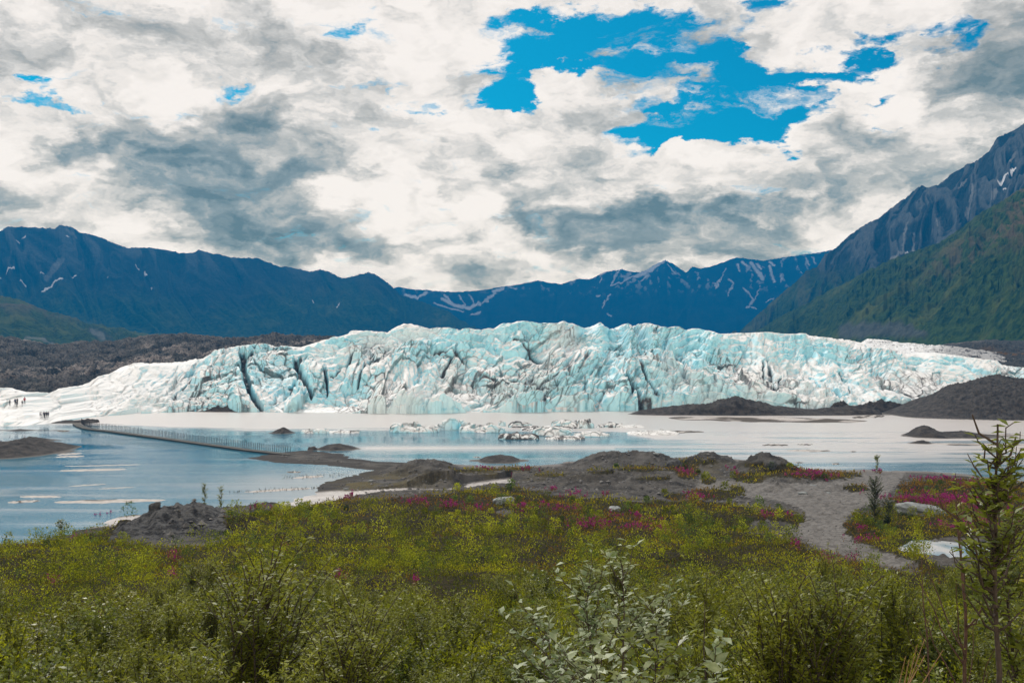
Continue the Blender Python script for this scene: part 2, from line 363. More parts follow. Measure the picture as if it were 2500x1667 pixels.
under = t.ramp(zz, -.02, -.25); g1 = t.mix(under, g1, (0.16, 0.17, 0.16))
t.l.new(g1, b.inputs['Base Color']); t.l.new(t.ramp(wet, 0, 1, .9, .45), b.inputs['Roughness']); t.l.new(t.ramp(wet, 0, 1, .06, .3), b.inputs['Specular IOR Level'])
t.l.new(t.bump(t.math('ADD', nB, t.math('MULTIPLY', nC, -.5)), .8, .18), b.inputs['Normal'])
M_GROUND = m
tag(grid_mesh('ground', GX, GY, GZ, m, {'veg': vm, 'path': pathm, 'knoll': knoll, 'mud': mudm, 'moss': mossm}), 'grey gravel shore and slope running down to the lake', kind='structure')
# ================================================================== WATER
PONDSILT = None
wr = np.concatenate([np.linspace(55, 420, 420), np.geomspace(425, 2500, 20)]); wc = np.linspace(-.75, .75, 420)
WA, WY = np.meshgrid(wc, wr); WX = WA*WY
wpx = zpx(WX, WY); wpy = HY+EYE/WY*F
streak = fbm(WX/60, WY/7, 5, 61)+.5*fbm(WX/14, WY/1.3, 3, 62)
big = fbm(WX/150+3, WY/16, 4, 63)
yb = I(wpx, [(-500,1020),(0,1030),(190,1036),(420,1046),(600,1052),(700,1050),(900,1050),(1500,1052),(1600,1072),(2500,1085),(3200,1085)])
silt = 1-sstep(wpy+5*streak, yb-5, yb+5)              # far pale band of silt-laden water
silt = np.maximum(silt, .95*sstep(wpx+60*streak, 1480, 1720)*(1-sstep(wpy+14*streak, 1085, 1160)*.55))
band = np.exp(-((wpy-1093-3*big)/8.5)**2)*sstep(wpx, 820, 900); silt = np.maximum(silt, .9*band)
silt = np.maximum(silt, .30*sstep(streak+.55*big, .30, .75)*sstep(wpy, 1070, 1100))
silt = np.maximum(silt, .55*sstep(wpx+80*streak, 250, 700)*sstep(wpy, 1115, 1180))
silt = np.where((wpx > 1500) & (wpy > 1075), silt*(1-.5*sstep(streak, .25, .6)), silt)
silt = silt*(1-.5*sstep(wpx+60*streak, 1500, 1700)*sstep(wpy, 1046, 1075)*sstep(fbm(WX/45+5, WY/6.0, 4, 66), .10, .5))
silt = np.clip(silt, 0, 1)
m, t, b = material('glacial lake water')
pos = t.pos(); s_ = t.attr('silt')
st = t.vmath('MULTIPLY', pos, (0.05, 1.0, 1.0))
s2 = t.math('ADD', s_, t.math('MULTIPLY', t.math('SUBTRACT', t.noise(st, .5, 6, .6), .5), .25), clamp=True)
col = t.mix(s2, (0.012, 0.150, 0.235), (0.56, 0.525, 0.505))
t.l.new(col, b.inputs['Base Color']); t.l.new(t.ramp(s2, 0, 1, .06, .30, False), b.inputs['Roughness'])
b.inputs['IOR'].default_value = 1.333
rip = t.noise(t.vmath('MULTIPLY', pos, (1.0, 2.2, 1.0)), 2.2, 4, .6)
calm = t.ramp(t.noise(t.vmath('MULTIPLY', pos, (0.02, 0.09, 1.0)), 1.0, 4, .55), .42, .62, .12, 1.0)
bm = t.new('ShaderNodeBump'); t.put(bm.inputs['Height'], rip); t.put(bm.inputs['Strength'], calm); bm.inputs['Distance'].default_value = .035
t.l.new(bm.outputs[0], b.inputs['Normal'])
M_WATER = m
tag(grid_mesh('water', WX, WY, WX*0, m, {'silt': silt}), 'pale silty glacial lake with blue pools along the shore', kind='structure')
# ================================================================== thin pale mud bars lying in the left pool
m, t, b = material('pale mud')
pos = t.pos(); n_ = t.noise(pos, 1.2, 6, .65)
dk = t.attr('dark')
c_ = t.mix(t.ramp(n_, .4, .6), (0.50, 0.465, 0.44), (0.38, 0.35, 0.325))
c_ = t.mix(dk, c_, (0.085, 0.07, 0.055))
t.l.new(c_, b.inputs['Base Color']); b.inputs['Roughness'].default_value = .85; b.inputs['Specular IOR Level'].default_value = .1
M_MUD = m
def bar(px0, px1, py, th, label, dark=0.0, tilt=0.0, name='mud_bar', hgt=.07):
    """low lens of mud, px0..px1 wide, th rows deep"""
    n = 60; k = 9
    u = np.linspace(-1, 1, n); v = np.linspace(-1, 1, k); U, Vv = np.meshgrid(u, v)
    pxs = px0+(px1-px0)*(U+1)/2
    prof = np.sqrt(np.clip(1-np.abs(U)**2.3, 0, 1))*(1+.3*perlin(U*4, U*0+px0, 3))
    cen = py+tilt*U+1.2*perlin(U*3, U*0+py, 4)
    rows = cen-Vv*th/2*prof
    Y = EYE*F/(rows-HY); X = (pxs-CX)/F*Y
    Z = hgt*(1-Vv**2)*prof*(1+.4*perlin(U*9, Vv*2+px0, 5))-.004
    dkv = sstep(fbm(U*2.2+px0, Vv*.8, 3, 7)+.45*Vv*0, .6-dark, .8-dark) if dark > 0 else U*0
    l = G((px0+px1)/2, py)
    return tag(grid_mesh(name, X, Y, Z, M_MUD, {'dark': dkv*1.0}, loc=(l[0], l[1], 0)), label, 'mud bar', 'mud bars in the lake')
for args in [(145,310,1147,5,'longest bright mud bar lying alone in the left pool',0,-2),
  (48,150,1212,5,'bright mud bar above the brown one near the left edge',0,0),
  (18,98,1224,6,'small brown and white mud bar nearest the left edge',.5,-2),
  (130,405,1223,9,'long brown patched mud bar just beyond the left knoll',.30,-3),
  (138,200,1108,4,'upper of two short white slivers by the dark islet',0,-2),
  (135,206,1114,4,'lower of two short white slivers by the dark islet',0,-1),
  (155,345,1136,2,'faint thin mud streak above the longest bright bar',0,-2),
  (166,260,1184,2,'faint thin mud streak below the longest bright bar',0,-3),
  (240,330,1191,1.6,'faintest short mud streak in the middle of the left pool',0,-2),
  (595,760,1196,5,'reed fringed white mud bar before the veiled spit',.0,-5),
  (715,790,1164,5,'short white mud bar beside the grassy spit tip',.0,-2),
  (700,735,1152,4,'tiny dark bar in the pool left of the spit',.9,0)]: bar(*args)
for args in [(1630,2120,1024,13,'broad dark silt bar below the long dark moraine',.8,4),(2080,2160,1017,7,'short dark silt bar at the foot of the gravel hill',.9,-2),
  (1580,1720,1054,6,'thin dark bar among the low ice in the far lake',.9,0),(1860,1925,1086,4,'short greenish bar west of the long one',.9,0),
  (1920,2030,1100,5,'long greenish ice covered bar off the gravel shore',.4,1),(2076,2090,1102,3,'tiny dark bar right of the greenish bars',.9,0),(1945,1985,1085,3,'small brown bar between the greenish bars',.9,0),
  (2030,2050,1132,4,'little dark bar just off the gravel beach',.9,0),(1938,1962,1129,3,'smallest dark bar off the flowered beach',.9,0),(1155,1175,1116,3,'small dark speck of a bar left of the domed islet',.9,0),
  (2260,2560,1085,6,'dark wet bar running right from the small islet',.55,2),(2410,2560,1096,6,'dark wet bar below the longest one at the right edge',.6,2),(2330,2560,1062,5,'grey bar behind the lumpy islet at the right edge',.6,2),(140,170,1052,4,'dark chip of a bar beside the walkway start',.9,0)]: bar(*args)
# ================================================================== islets of gravel standing in the lake
m, t, b = material('dark gravel')
pos = t.pos(); nA = t.noise(pos, .6, 7, .65); nB = t.noise(pos, 4.0, 7, .7); zz = t.sep(pos)[2]
c_ = t.mix(t.ramp(nA, .35, .65), (0.034, 0.030, 0.028), (0.088, 0.078, 0.070))
c_ = t.mix(t.math('MULTIPLY', t.ramp(nB, .55, .72), .6), c_, (0.17, 0.155, 0.14))
c_ = t.mix(t.ramp(zz, .05, .22, 1, 0), c_, (0.16, 0.145, 0.13))
c_ = t.mix(t.math('MULTIPLY', t.attr('icy'), .9), c_, (0.50, 0.52, 0.52))
t.l.new(c_, b.inputs['Base Color']); b.inputs['Roughness'].default_value = .9; b.inputs['Specular IOR Level'].default_value = .2
t.l.new(t.bump(nB, 1.0, .5), b.inputs['Normal'])
M_DARK = m
def islet(name, label, pts, pb, deep, n=150, k=70, seed=0, rough=.14, cat='islet', group='gravel islets in the lake'):
    """pts: silhouette (px, row) left to right; pb: waterline row; deep: depth in metres"""
    Yf = EYE*F/(pb-HY); Yc = Yf+deep*.5
    px0, px1 = pts[0][0], pts[-1][0]
    U, Vv = np.meshgrid(np.linspace(0, 1, n), np.linspace(-1.05, 1.05, k))
    pxs = px0+(px1-px0)*U
    x0 = (px0-CX)/F*Yc; x1 = (px1-CX)/F*Yc; X = x0+(x1-x0)*U
    top = np.maximum(EYE-(I(pxs, pts)-HY)/F*Yc, .15)*1.02/(1+rough*.9)                   # crest height at this column
    edge = np.sqrt(np.clip(1-(2*U-1)**2, 0, 1))**.7
    Y = Yc+Vv*deep*.5*(edge*.9+.1)
    s = np.clip(1-np.abs(Vv+.12*fbm(U*5+seed, Vv*2, 2, seed))**1.7, -.1, 1)
    sx = max(1.0, (x1-x0)/8)
    Z = top*s*(1+rough*ridged(X/sx+seed, Y/sx, 4, seed+1))+.05*(top+.3)*fbm(X/.8, Y/.8, 3, seed+2)-.12
    Z = np.where(np.abs(Vv) > 1, -.5, Z); Z = np.where((U < .004) | (U > .996), -.5, Z)
    return tag(grid_mesh(name, X, Y, Z, M_DARK, {'icy': U*0}, loc=((x0+x1)/2, Yc, 0)), label, cat, group)
islet('islet', 'small pointed dark islet in the blue water', [(655,1057),(670,1051),(686,1044),(693,1041),(705,1049),(722,1056)], 1059, 6, seed=3)
islet('islet', 'low brown domed islet by the walkway end', [(752,1102),(776,1093),(800,1084),(826,1081),(850,1086),(882,1096)], 1101, 9, seed=5, rough=.04)
islet('islet', 'blocky boulder islet beside the brown dome', [(750,1099),(753,1090),(768,1088),(778,1098)], 1100, 2.5, n=40, k=30, seed=6, rough=.1)
islet('islet', 'smooth dark domed islet alone before the beach', [(1145,1131),(1170,1121),(1190,1112),(1220,1109),(1250,1112),(1275,1124),(1292,1131)], 1132, 10, seed=8, rough=.04)
islet('islet', 'lumpy grey islet with a long low tail near the right', [(2200,1069),(2225,1055),(2245,1041),(2262,1039),(2285,1050),(2300,1054),(2350,1051),(2385,1056),(2400,1061),(2430,1061),(2475,1069)], 1071, 14, n=240, seed=10)
islet('islet', 'small dark islet just in front of the lumpy grey one', [(2215,1083),(2240,1075),(2255,1073),(2270,1078),(2284,1083)], 1084, 4, n=70, k=40, seed=12)
islet('islet', 'big dark gravel islet with pale shore at the left edge', [(-220,1078),(-120,1066),(-40,1080),(0,1082),(30,1075),(62,1070),(100,1080),(140,1095),(165,1107),(180,1112)], 1124, 30, n=240, k=110, seed=14)
islet('islet', 'low dark boulder strip behind the big left islet', [(40,1076),(70,1065),(90,1067),(110,1070),(130,1071),(150,1078)], 1077, 5, n=90, k=40, seed=16, rough=.3)
islet('islet', 'flat brown strip below the hikers on the ice', [(-60,1054),(20,1049),(50,1046),(80,1049),(110,1050),(170,1053)], 1053, 6, seed=18, rough=.2)
islet('moraine_bank', 'long black moraine bank at the foot of the glacier', [(1530,1012),(1560,1002),(1640,992),(1700,985),(1740,980),(1770,972),(1790,970),(1830,977),(1870,986),(1890,990),(1930,995),(1990,1000),(2040,990),(2070,984),(2110,996),(2150,1000)], 1015, 16, n=420, k=90, seed=20, rough=.25, cat='moraine bank', group=None)
islet('moraine_bank', 'pale streaked moraine bank between glacier and gravel hill', [(2060,1004),(2090,992),(2120,982),(2150,976),(2180,982),(2220,990),(2260,1000)], 1008, 10, n=160, k=60, seed=24, rough=.25, cat='moraine bank')
islet('gravel_hill', 'large dark gravel hill rising at the right lakeside', [(2110,1022),(2160,1010),(2240,985),(2300,958),(2330,943),(2345,938),(2365,940),(2390,932),(2420,925),(2440,919),(2470,924),(2500,929),(2600,918),(2760,935),(2950,990),(3100,1025)], 1028, 60, n=420, k=150, seed=26, rough=.08, cat='gravel hill', group=None)
islet('moraine_bank', 'black rubble heap at the foot of the left ice cliff', [(470,1004),(500,1001),(520,996),(535,990),(545,993),(560,990),(575,998),(600,1000),(620,998),(650,1004)], 1006, 6, n=200, k=60, seed=29, rough=.9, cat='moraine bank')
islet('moraine_bank', 'low brown rubble shore beside the walkway start', [(60,1032),(130,1029),(165,1025),(185,1026),(215,1022),(240,1024)], 1034, 9, n=160, k=50, seed=32, rough=.5, cat='moraine bank')
islet('moraine_bank', 'dark lumpy rubble between long moraine and right ice ridge', [(2020,1004),(2035,986),(2060,980),(2075,992),(2095,1003)], 1008, 6, n=80, k=40, seed=34, rough=.4, cat='moraine bank')
# ================================================================== GLACIER
TOP = [(-420,960),(-200,955),(0,949),(22,947),(64,958),(128,960),(153,949),(204,942),(223,934),(242,920),(271,913),(300,897),(335,887),(375,885),(415,887),(462,878),(497,871),(523,857),(560,848),(606,843),(641,839),(672,844),(700,846),(734,849),(770,838),(804,827),(830,818),(861,808),(900,809),(944,812),(958,804),(970,798),(985,792),(1000,792),(1020,796),(1046,804),(1065,801),(1091,801),(1115,805),(1140,802),(1168,807),(1190,803),(1205,804),(1215,797),(1225,791),(1250,790),(1262,786),(1280,785),(1290,787),(1305,791),(1335,790),(1359,791),(1366,787),(1372,786),(1378,789),(1395,793),(1420,803),(1435,800),(1448,796),(1461,789),(1472,797),(1484,806),(1500,799),(1515,795),(1528,790),(1536,794),(1544,798),(1555,792),(1579,790),(1600,798),(1610,799),(1621,803),(1634,800),(1646,798),(1658,804),(1672,809),(1682,805),(1694,803),(1723,809),(1748,817),(1796,815),(1830,814),(1870,812),(1900,816),(1931,817),(1956,815),(1963,821),(2000,824),(2042,827),(2070,831),(2097,839),(2130,850),(2167,855),(2215,861),(2272,862),(2342,871),(2390,878),(2422,881),(2438,893),(2500,900),(2700,915),(3000,930)]
BOT = [(-420,1045),(0,1040),(60,1040),(150,1030),(220,1018),(330,1010),(470,1004),(600,1005),(800,1008),(1000,1009),(1300,1005),(1560,1002),(1800,1002),(2100,1005),(2500,1000),(3000,1000)]
nU, nV = 1900, 480
pxu = np.linspace(-420, 2900, nU); U, T = np.meshgrid(pxu, np.linspace(0, 1.22, nV))
yb = I(U, BOT); yt = I(U, TOP)
Yb = EYE*F/(yb-HY)
Yt = Yb+I(U, [(-420,60),(0,60),(200,55),(500,70),(900,85),(1500,85),(1900,85),(2300,75),(2900,60)])
tt = np.clip(T, 0, 1)
Yg = Yb+(Yt-Yb)*tt**1.1
rowb = yb+(yt-yb)*tt
zb = EYE-(rowb-HY)/F*Yg
ov = np.clip(T-1, 0, .3)
Yg = Yg+ov*350; zb = zb-ov*ov*110-ov*18
Xg = (U-CX)/F*Yg
R = (yb-rowb)/F*Yg*1.25+ov*60                         # metres up the face
def fold(x, y, seed): return 1-2*np.abs(perlin(x, y, seed))
edge = .65+.35*sstep(T, 0.0, .05); crest = 1-.82*np.exp(-((T-1.0)/.06)**2)
calm = I(U, [(-420,.6),(0,.6),(250,.7),(500,.85),(900,1.0),(1650,1.05),(1850,.85),(2100,.7),(2900,.55)])*(1-.35*np.exp(-((U-300)/160)**2))
xb = Xg+6*fbm(Xg/36, R/36, 2, 101); rb = R+6*fbm(Xg/36+50, R/36, 2, 103)
cx0 = (1540-CX)/F*400; ang = np.arctan2(xb-cx0, 62-rb); rad = np.hypot(xb-cx0, 62-rb)
radial = np.exp(-((U-1480)/330)**2)*sstep(R, 4, 16)
# big buttresses and gullies, then pyramidal seracs with creases, then small facets
hgt = 4.5*fbm(xb/34+3, rb/26, 2, 109)+3.4*fold(xb/22+rb/60, rb/34-xb/90, 110)*(1-.6*radial)
hgt += 5.2*radial*fold(ang*3.4, rad/70, 111)*np.minimum(1, rad/14)
hgt += 1.6*fold(xb/9.5+rb/16, rb/13, 113)
xs = xb+.7*fbm(Xg/6, R/6, 3, 102); rs = rb+.7*fbm(Xg/6+30, R/6, 3, 104)
shear = I(U, [(-420,.3),(700,.3),(1100,-.5),(1500,-.7),(1700,-.5),(2000,-.2),(2900,-.1)])
xq = xs+shear*rs
for (sx, sy, con, amp, tilt, sd_) in ((11, 8.0, 2.2, 2.0, 3.6, 1), (5.0, 3.8, 1.3, 1.1, 2.1, 2), (2.2, 1.7, .55, .40, .9, 3), (1.0, .8, .12, .14, .25, 4)):
    F1, F2, r0, r1, r2, cx_, cy_ = cells(xq/sx, rs/sy, 120+sd_)
    hgt += con*1.25*(.6-F1)+amp*(r0-.5)+tilt*((r1-.5)*1.7*cx_+((r2-.5)*1.3+.42)*cy_)
    if sd_ == 1: C1 = F2-F1
    if sd_ == 2: C2 = F2-F1
    if sd_ == 3: C3 = F2-F1
hgt += .10*fbm(Xg/.9, R/.9, 3, 150)+.55*fold(xs/3.1, rs/2.0, 151)*.6
# ledges: flat white tops, steep blue faces below them
hs = 4.2; ph = (rs+1.2*hgt)/hs+.9*fbm(Xg/15, R/30, 3, 141); fr = ph-np.floor(ph)
hgt += 1.5*np.minimum(fr/.78, (1-fr)/.22)*sstep(fbm(Xg/40, R/25, 2, 142), -.5, .3)
hgt *= calm*crest*edge
hgt += 2.0*(1-sstep(T, .0, .12))*fbm(Xg/14, R*0, 4, 83)-1.0
rowd = HY+(EYE-zb)/Yg*F
CREV = [([(592,880),(596,915),(600,945),(618,985),(640,1003)],8,5.0),([(600,890),(615,878)],4,3),([(582,905),(592,925)],4,3),([(722,895),(735,930),(758,965)],7,4.5),([(727,900),(750,880)],3,2.5),([(790,905),(798,935),(800,962)],4,3.5),([(808,925),(840,905),(870,880)],3,2),
  ([(1525,955),(1555,985),(1560,1003)],6,3),([(1586,1002),(1560,1000)],5,2),([(1510,880),(1560,940),(1600,985)],4,2.5),([(1870,890),(1880,930),(1885,985)],5,3),([(1905,930),(1890,965)],3,2),([(1990,935),(2020,965),(2045,978)],6,3.5),([(1860,895),(1862,930)],3,2.5),
  ([(1240,945),(1290,960),(1320,975)],5,2.5),([(1100,900),(1080,930)],4,2),([(1170,940),(1210,950)],4,2),([(1060,885),(1100,880),(1130,905)],4,2),([(2150,950),(2180,945),(2230,975),(2265,985)],4,2.2),([(2050,915),(2065,940),(2070,965)],3,2),
  ([(930,875),(905,890),(870,940)],3,2),([(1250,860),(1290,870),(1330,900)],3,1.6),([(1690,880),(1740,930),(1790,960)],3,1.6),([(1640,885),(1660,900)],4,2),([(660,990),(690,970),(720,940)],3,2),([(420,985),(440,955),(470,930)],3,1.5)]
dirt = np.zeros(U.shape)
for pts, wd, dep in CREV:
    j = 6*fbm(Xg/5, R/5, 3, 160)
    dd = dist_poly(U+j, rowd+j*.7, pts, False)
    k_ = 1-sstep(dd, wd*.25, wd*1.3); hgt -= dep*.8*k_*edge; dirt = np.maximum(dirt, (1-sstep(dd, wd*.45, wd*.95)))
hgt = np.maximum(hgt, -9*sstep(T, .0, .16))
NY, NZ = -.62, .78
Yd = Yg+NY*hgt; zr = zb+NZ*hgt; Xd = Xg+.12*hgt
lim = yt-1.5-1.5*perlin(U/9, U*0+1, 155)
zr = np.minimum(zr, EYE-(lim-HY)/F*Yd)
zr = np.maximum(zr, 9*np.minimum(T, .2)*(1+.8*fbm(Xg/6, R/4, 3, 84))-.1)
dz_ = .12*sstep(calm, .35, .8)+sstep(fbm(Xg/38+4, R/24, 4, 170), -.05, .55)*.65
for (px, py, rx, ry, a_) in [(960,885,90,26,1),(1110,905,80,30,.6),(1540,880,60,35,.9),(1330,935,130,45,.8),(1180,945,130,40,.7),(1500,970,120,40,.6),(1690,960,140,40,.4),(1310,850,50,20,.4),(1590,815,40,22,.7),(640,930,80,60,.4),(760,930,80,50,.4),(1860,960,120,40,.35),(330,960,120,30,.3),(200,1000,90,20,.4),(1390,845,50,16,.6),(2100,905,60,30,.35)]:
    dz_ = np.maximum(dz_, a_*np.exp(-((U-px)/rx)**2-((rowd-py)/ry)**2))
for (px, py, rx, ry) in [(250,900,260,60),(1830,850,260,34),(2250,890,260,30),(850,835,120,16),(1250,815,150,16)]:
    dz_ = dz_*(1-.8*np.exp(-((U-px)/rx)**2-((rowd-py)/ry)**2))
fil = 1-sstep(np.abs(perlin(xq/5.0, rs/10.0, 175))+.2*np.abs(perlin(xs/1.7, rs/1.7, 176)), .01, .06)
fil2 = 1-sstep(np.abs(perlin(xq/1.4, rs/4.5, 177)), .01, .09)
cr = np.maximum(1-sstep(C2, .02, .10), .85*(1-sstep(C3, .02, .13)))
dirt = np.maximum(dirt, np.clip(dz_*1.5, 0, 1)*np.maximum(np.maximum(cr, fil)*.95, .6*fil2*sstep(dz_, .3, .8)))
dirt = np.maximum(dirt, .8*(1-sstep(C1, .008, .04))*sstep(calm, .4, .8)*sstep(dz_, .05, .3))
dirt = np.maximum(dirt, .8*sstep(dz_, .75, 1.0)*sstep(fbm(xs/2.2, rs/2.2, 4, 178), .05, .4))
blu = np.clip(.5+.55*fbm(Xg/26, R/18, 4, 180), 0, 1)
for (px, py, rx, ry, a_) in [(640,920,170,55,.5),(1740,900,70,50,.7),(1690,890,30,60,.5),(1470,850,50,50,.6),(1500,920,60,70,.4),(1640,850,50,40,.4),(1290,875,50,30,.4),(1090,880,90,25,.5),(2020,870,50,20,.5),(2230,905,50,14,.5),(1250,840,60,30,.4),(1900,880,30,20,.4),(1830,930,300,60,-.1),(2150,905,60,18,.5),(2330,900,60,14,.5),(1960,870,40,20,.5),(1850,850,60,20,.3),(250,970,200,50,-.35),(900,985,260,22,-.3),(1900,835,200,16,-.3),(860,830,90,14,-.25)]:
    blu = blu+a_*np.exp(-((U-px)/rx)**2-((rowd-py)/ry)**2)  # bluer patches, shading of the faces painted into the ice colour
m, t, b = material('glacier ice')
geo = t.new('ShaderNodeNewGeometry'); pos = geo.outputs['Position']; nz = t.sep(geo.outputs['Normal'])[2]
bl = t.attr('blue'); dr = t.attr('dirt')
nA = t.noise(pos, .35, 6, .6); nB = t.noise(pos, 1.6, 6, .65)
steep = t.ramp(t.math('ADD', nz, t.math('MULTIPLY', t.math('SUBTRACT', nB, .5), .16)), .80, .42)  # white weathered tops, blue steep faces, with shade tinted into the blue
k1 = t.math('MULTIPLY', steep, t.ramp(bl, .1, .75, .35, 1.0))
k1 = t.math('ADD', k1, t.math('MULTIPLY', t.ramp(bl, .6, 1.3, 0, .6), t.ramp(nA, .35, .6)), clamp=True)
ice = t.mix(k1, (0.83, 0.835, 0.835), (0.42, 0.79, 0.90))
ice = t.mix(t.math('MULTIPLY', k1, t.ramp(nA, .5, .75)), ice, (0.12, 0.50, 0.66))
grime = t.math('MULTIPLY', t.ramp(nB, .52, .72), t.ramp(nA, .42, .62))
ice = t.mix(t.math('MULTIPLY', grime, .07), ice, (0.33, 0.28, 0.25))
dn = t.math('MULTIPLY', dr, t.ramp(nB, .25, .5, .55, 1.0), clamp=True)
ice = t.mix(dn, ice, (0.055, 0.048, 0.045))
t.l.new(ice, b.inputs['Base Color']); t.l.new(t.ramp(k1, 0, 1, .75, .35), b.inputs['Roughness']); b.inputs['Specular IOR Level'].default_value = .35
t.l.new(t.bump(t.math('ADD', nB, t.math('MULTIPLY', t.noise(pos, 5, 4, .6), .4)), .45, .4), b.inputs['Normal'])
M_ICE = m
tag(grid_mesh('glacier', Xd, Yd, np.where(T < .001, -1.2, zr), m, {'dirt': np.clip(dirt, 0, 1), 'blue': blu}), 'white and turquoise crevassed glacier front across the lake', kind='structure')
# low ice blocks stranded in the lake
def floe(px0, px1, pt, pb, label, seed, deep=None, dirty=.3):
    Yf = EYE*F/(pb-HY); wd = (px1-px0)/F*Yf; deep = deep or max(3.0, wd*.55); Yc = Yf+deep/2
    n = int(max(40, min(260, (px1-px0)*1.4))); k = 60
    U, Vv = np.meshgrid(np.linspace(0, 1, n), np.linspace(-1, 1, k))
    x0 = (px0-CX)/F*Yc; X = x0+wd*U; ed = np.sqrt(np.clip(1-(2*U-1)**2, 0, 1))**.8
    Y = Yc+Vv*deep*.5*(ed*.9+.1); hh = max(.5, 1.25*(EYE-(pt-HY)/F*Yc))
    x_ = X+.8*fbm(X/3, Y/3, 2, seed); y_ = Y+.8*fbm(X/3+9, Y/3, 2, seed)
    F1, F2, r0, r1, r2, cx_, cy_ = cells(x_/3.2, y_/2.0, seed); G1, G2, s0, s1, s2, ex, ey = cells(x_/1.2, y_/.8, seed+1)
    s = np.clip(1-np.abs(Vv)**2.2, 0, 1)*ed**.5
    Z = hh*s*(.50+.45*r0+.3*(r1-.5)*cx_*2+.25*(s0-.5)+.2*fbm(X/6, Y/3, 3, seed+4))-.05
    Z = np.where((np.abs(Vv) > .99) | (U < .004) | (U > .996), -.4, Z)
    dt = np.maximum((1-sstep(F2-F1, .03, .12)), (1-sstep(G2-G1, .03, .16))*.7)*(dirty+.35)+sstep(fbm(x_/2.5, y_/1.2, 3, seed+7), .45-dirty, .75-dirty)*dirty*1.6
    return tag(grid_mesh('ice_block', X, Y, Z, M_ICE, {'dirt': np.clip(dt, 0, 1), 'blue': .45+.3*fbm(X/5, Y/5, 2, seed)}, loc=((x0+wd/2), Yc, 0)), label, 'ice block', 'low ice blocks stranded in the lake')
for a_ in [(950,1075,1036,1056,'low pale streaked ice block leftmost of the stranded ice',201,None,.2),(1066,1145,1026,1050,'tallest domed blue ice block of the stranded ice',203,None,.15),(1120,1235,1034,1056,'long low ice block right of the tall domed one',205,None,.2),
  (1215,1318,1052,1073,'grey gravel covered ice block in front of the others',207,None,.75),(1217,1235,1026,1040,'tiny upright ice block behind the low white ice',209,None,.1),(1240,1300,1030,1044,'dark topped ice block behind the grey one',211,None,.5),
  (1300,1400,1044,1064,'white ragged ice block in the middle of the ice field',213,None,.2),(1345,1452,1024,1046,'tall tilted ice block at the back of the ice field',215,None,.35),(1455,1525,1031,1044,'blue and black ice block at the right of the field',217,None,.45),
  (1330,1430,1062,1074,'nearest flat dirty ice block of the field',219,None,.5),(1400,1490,1050,1066,'flat white ice block near the right of the field',221,None,.2),(1530,1660,1050,1062,'flat pale ice sheet right of the field',223,None,.15),
  (1270,1400,1040,1052,'brown striped low ice block mid field',225,None,.6),(765,805,1044,1058,'small pointed pale ice block near the dark islet',227,None,.1),(735,770,1048,1058,'splintered tiny ice block next to the dark islet',229,None,.3),(800,880,1050,1058,'thin ice sheet trailing from the small pointed block',231,None,.3),
  (1490,1575,1036,1044,'thin blue ice sheet at the far right of the field',233,None,.1)]: floe(*a_)
# second ice lobe seen beyond the right shoulder
def lobe(name, top, bot, Y0, Y1, seed, mat, label, nn=500, kk=120, amp=1.5, attrs=None, zback=0.25, kind='structure', cellsz=9, jag=1.5):
    px = np.linspace(top[0][0], top[-1][0], nn); U, T = np.meshgrid(px, np.linspace(0, 1.25, kk)); tt = np.clip(T, 0, 1)
    Ya = I(U, Y0) if isinstance(Y0, list) else Y0; Yz = I(U, Y1) if isinstance(Y1, list) else Y1
    Y = Ya+(Yz-Ya)*tt; r = I(U, bot)+(I(U, top)+jag*fbm(U/16, U*0+seed, 4, seed)-I(U, bot))*tt**.85
    Z = EYE-(r-HY)/F*Y; ov = np.clip(T-1, 0, 1); Y = Y+ov*(Yz-Ya)*2; Z = Z-ov*zback*(Yz-Ya)
    X = (U-CX)/F*Y
    x_ = X+cellsz*.4*fbm(X/cellsz, Y/cellsz, 3, seed+1); y_ = Y+cellsz*.4*fbm(X/cellsz+7, Y/cellsz, 3, seed+1)
    F1, F2, r0, r1, r2, cx_, cy_ = cells(x_/cellsz, y_/cellsz, seed+2)
    dmp = sstep(T, 0, .08)*(1-.75*np.exp(-((T-1)/.1)**2))
    Z = Z+dmp*amp*((r0-.5)+(r1-.5)*cx_+.8*ridged(x_/cellsz*.8, y_/cellsz*.8, 5, seed+3)+.4*fbm(X/cellsz*4, Y/cellsz*4, 3, seed+4))
    at = attrs(U, T, X, Y, r, F2-F1) if attrs else {}
    return tag(grid_mesh(name, X, Y, Z, mat, at), label, kind=kind)
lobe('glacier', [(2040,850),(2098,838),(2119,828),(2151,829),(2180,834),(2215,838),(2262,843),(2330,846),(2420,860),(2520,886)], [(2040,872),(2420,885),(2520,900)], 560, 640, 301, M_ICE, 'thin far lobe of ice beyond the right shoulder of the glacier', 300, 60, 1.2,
     lambda U, T, X, Y, r, c: {'dirt': np.clip(.7*(1-sstep(c, .02, .1))+sstep(U+r*2, 3950, 4050)*.6, 0, 1), 'blue': .3+0*U})
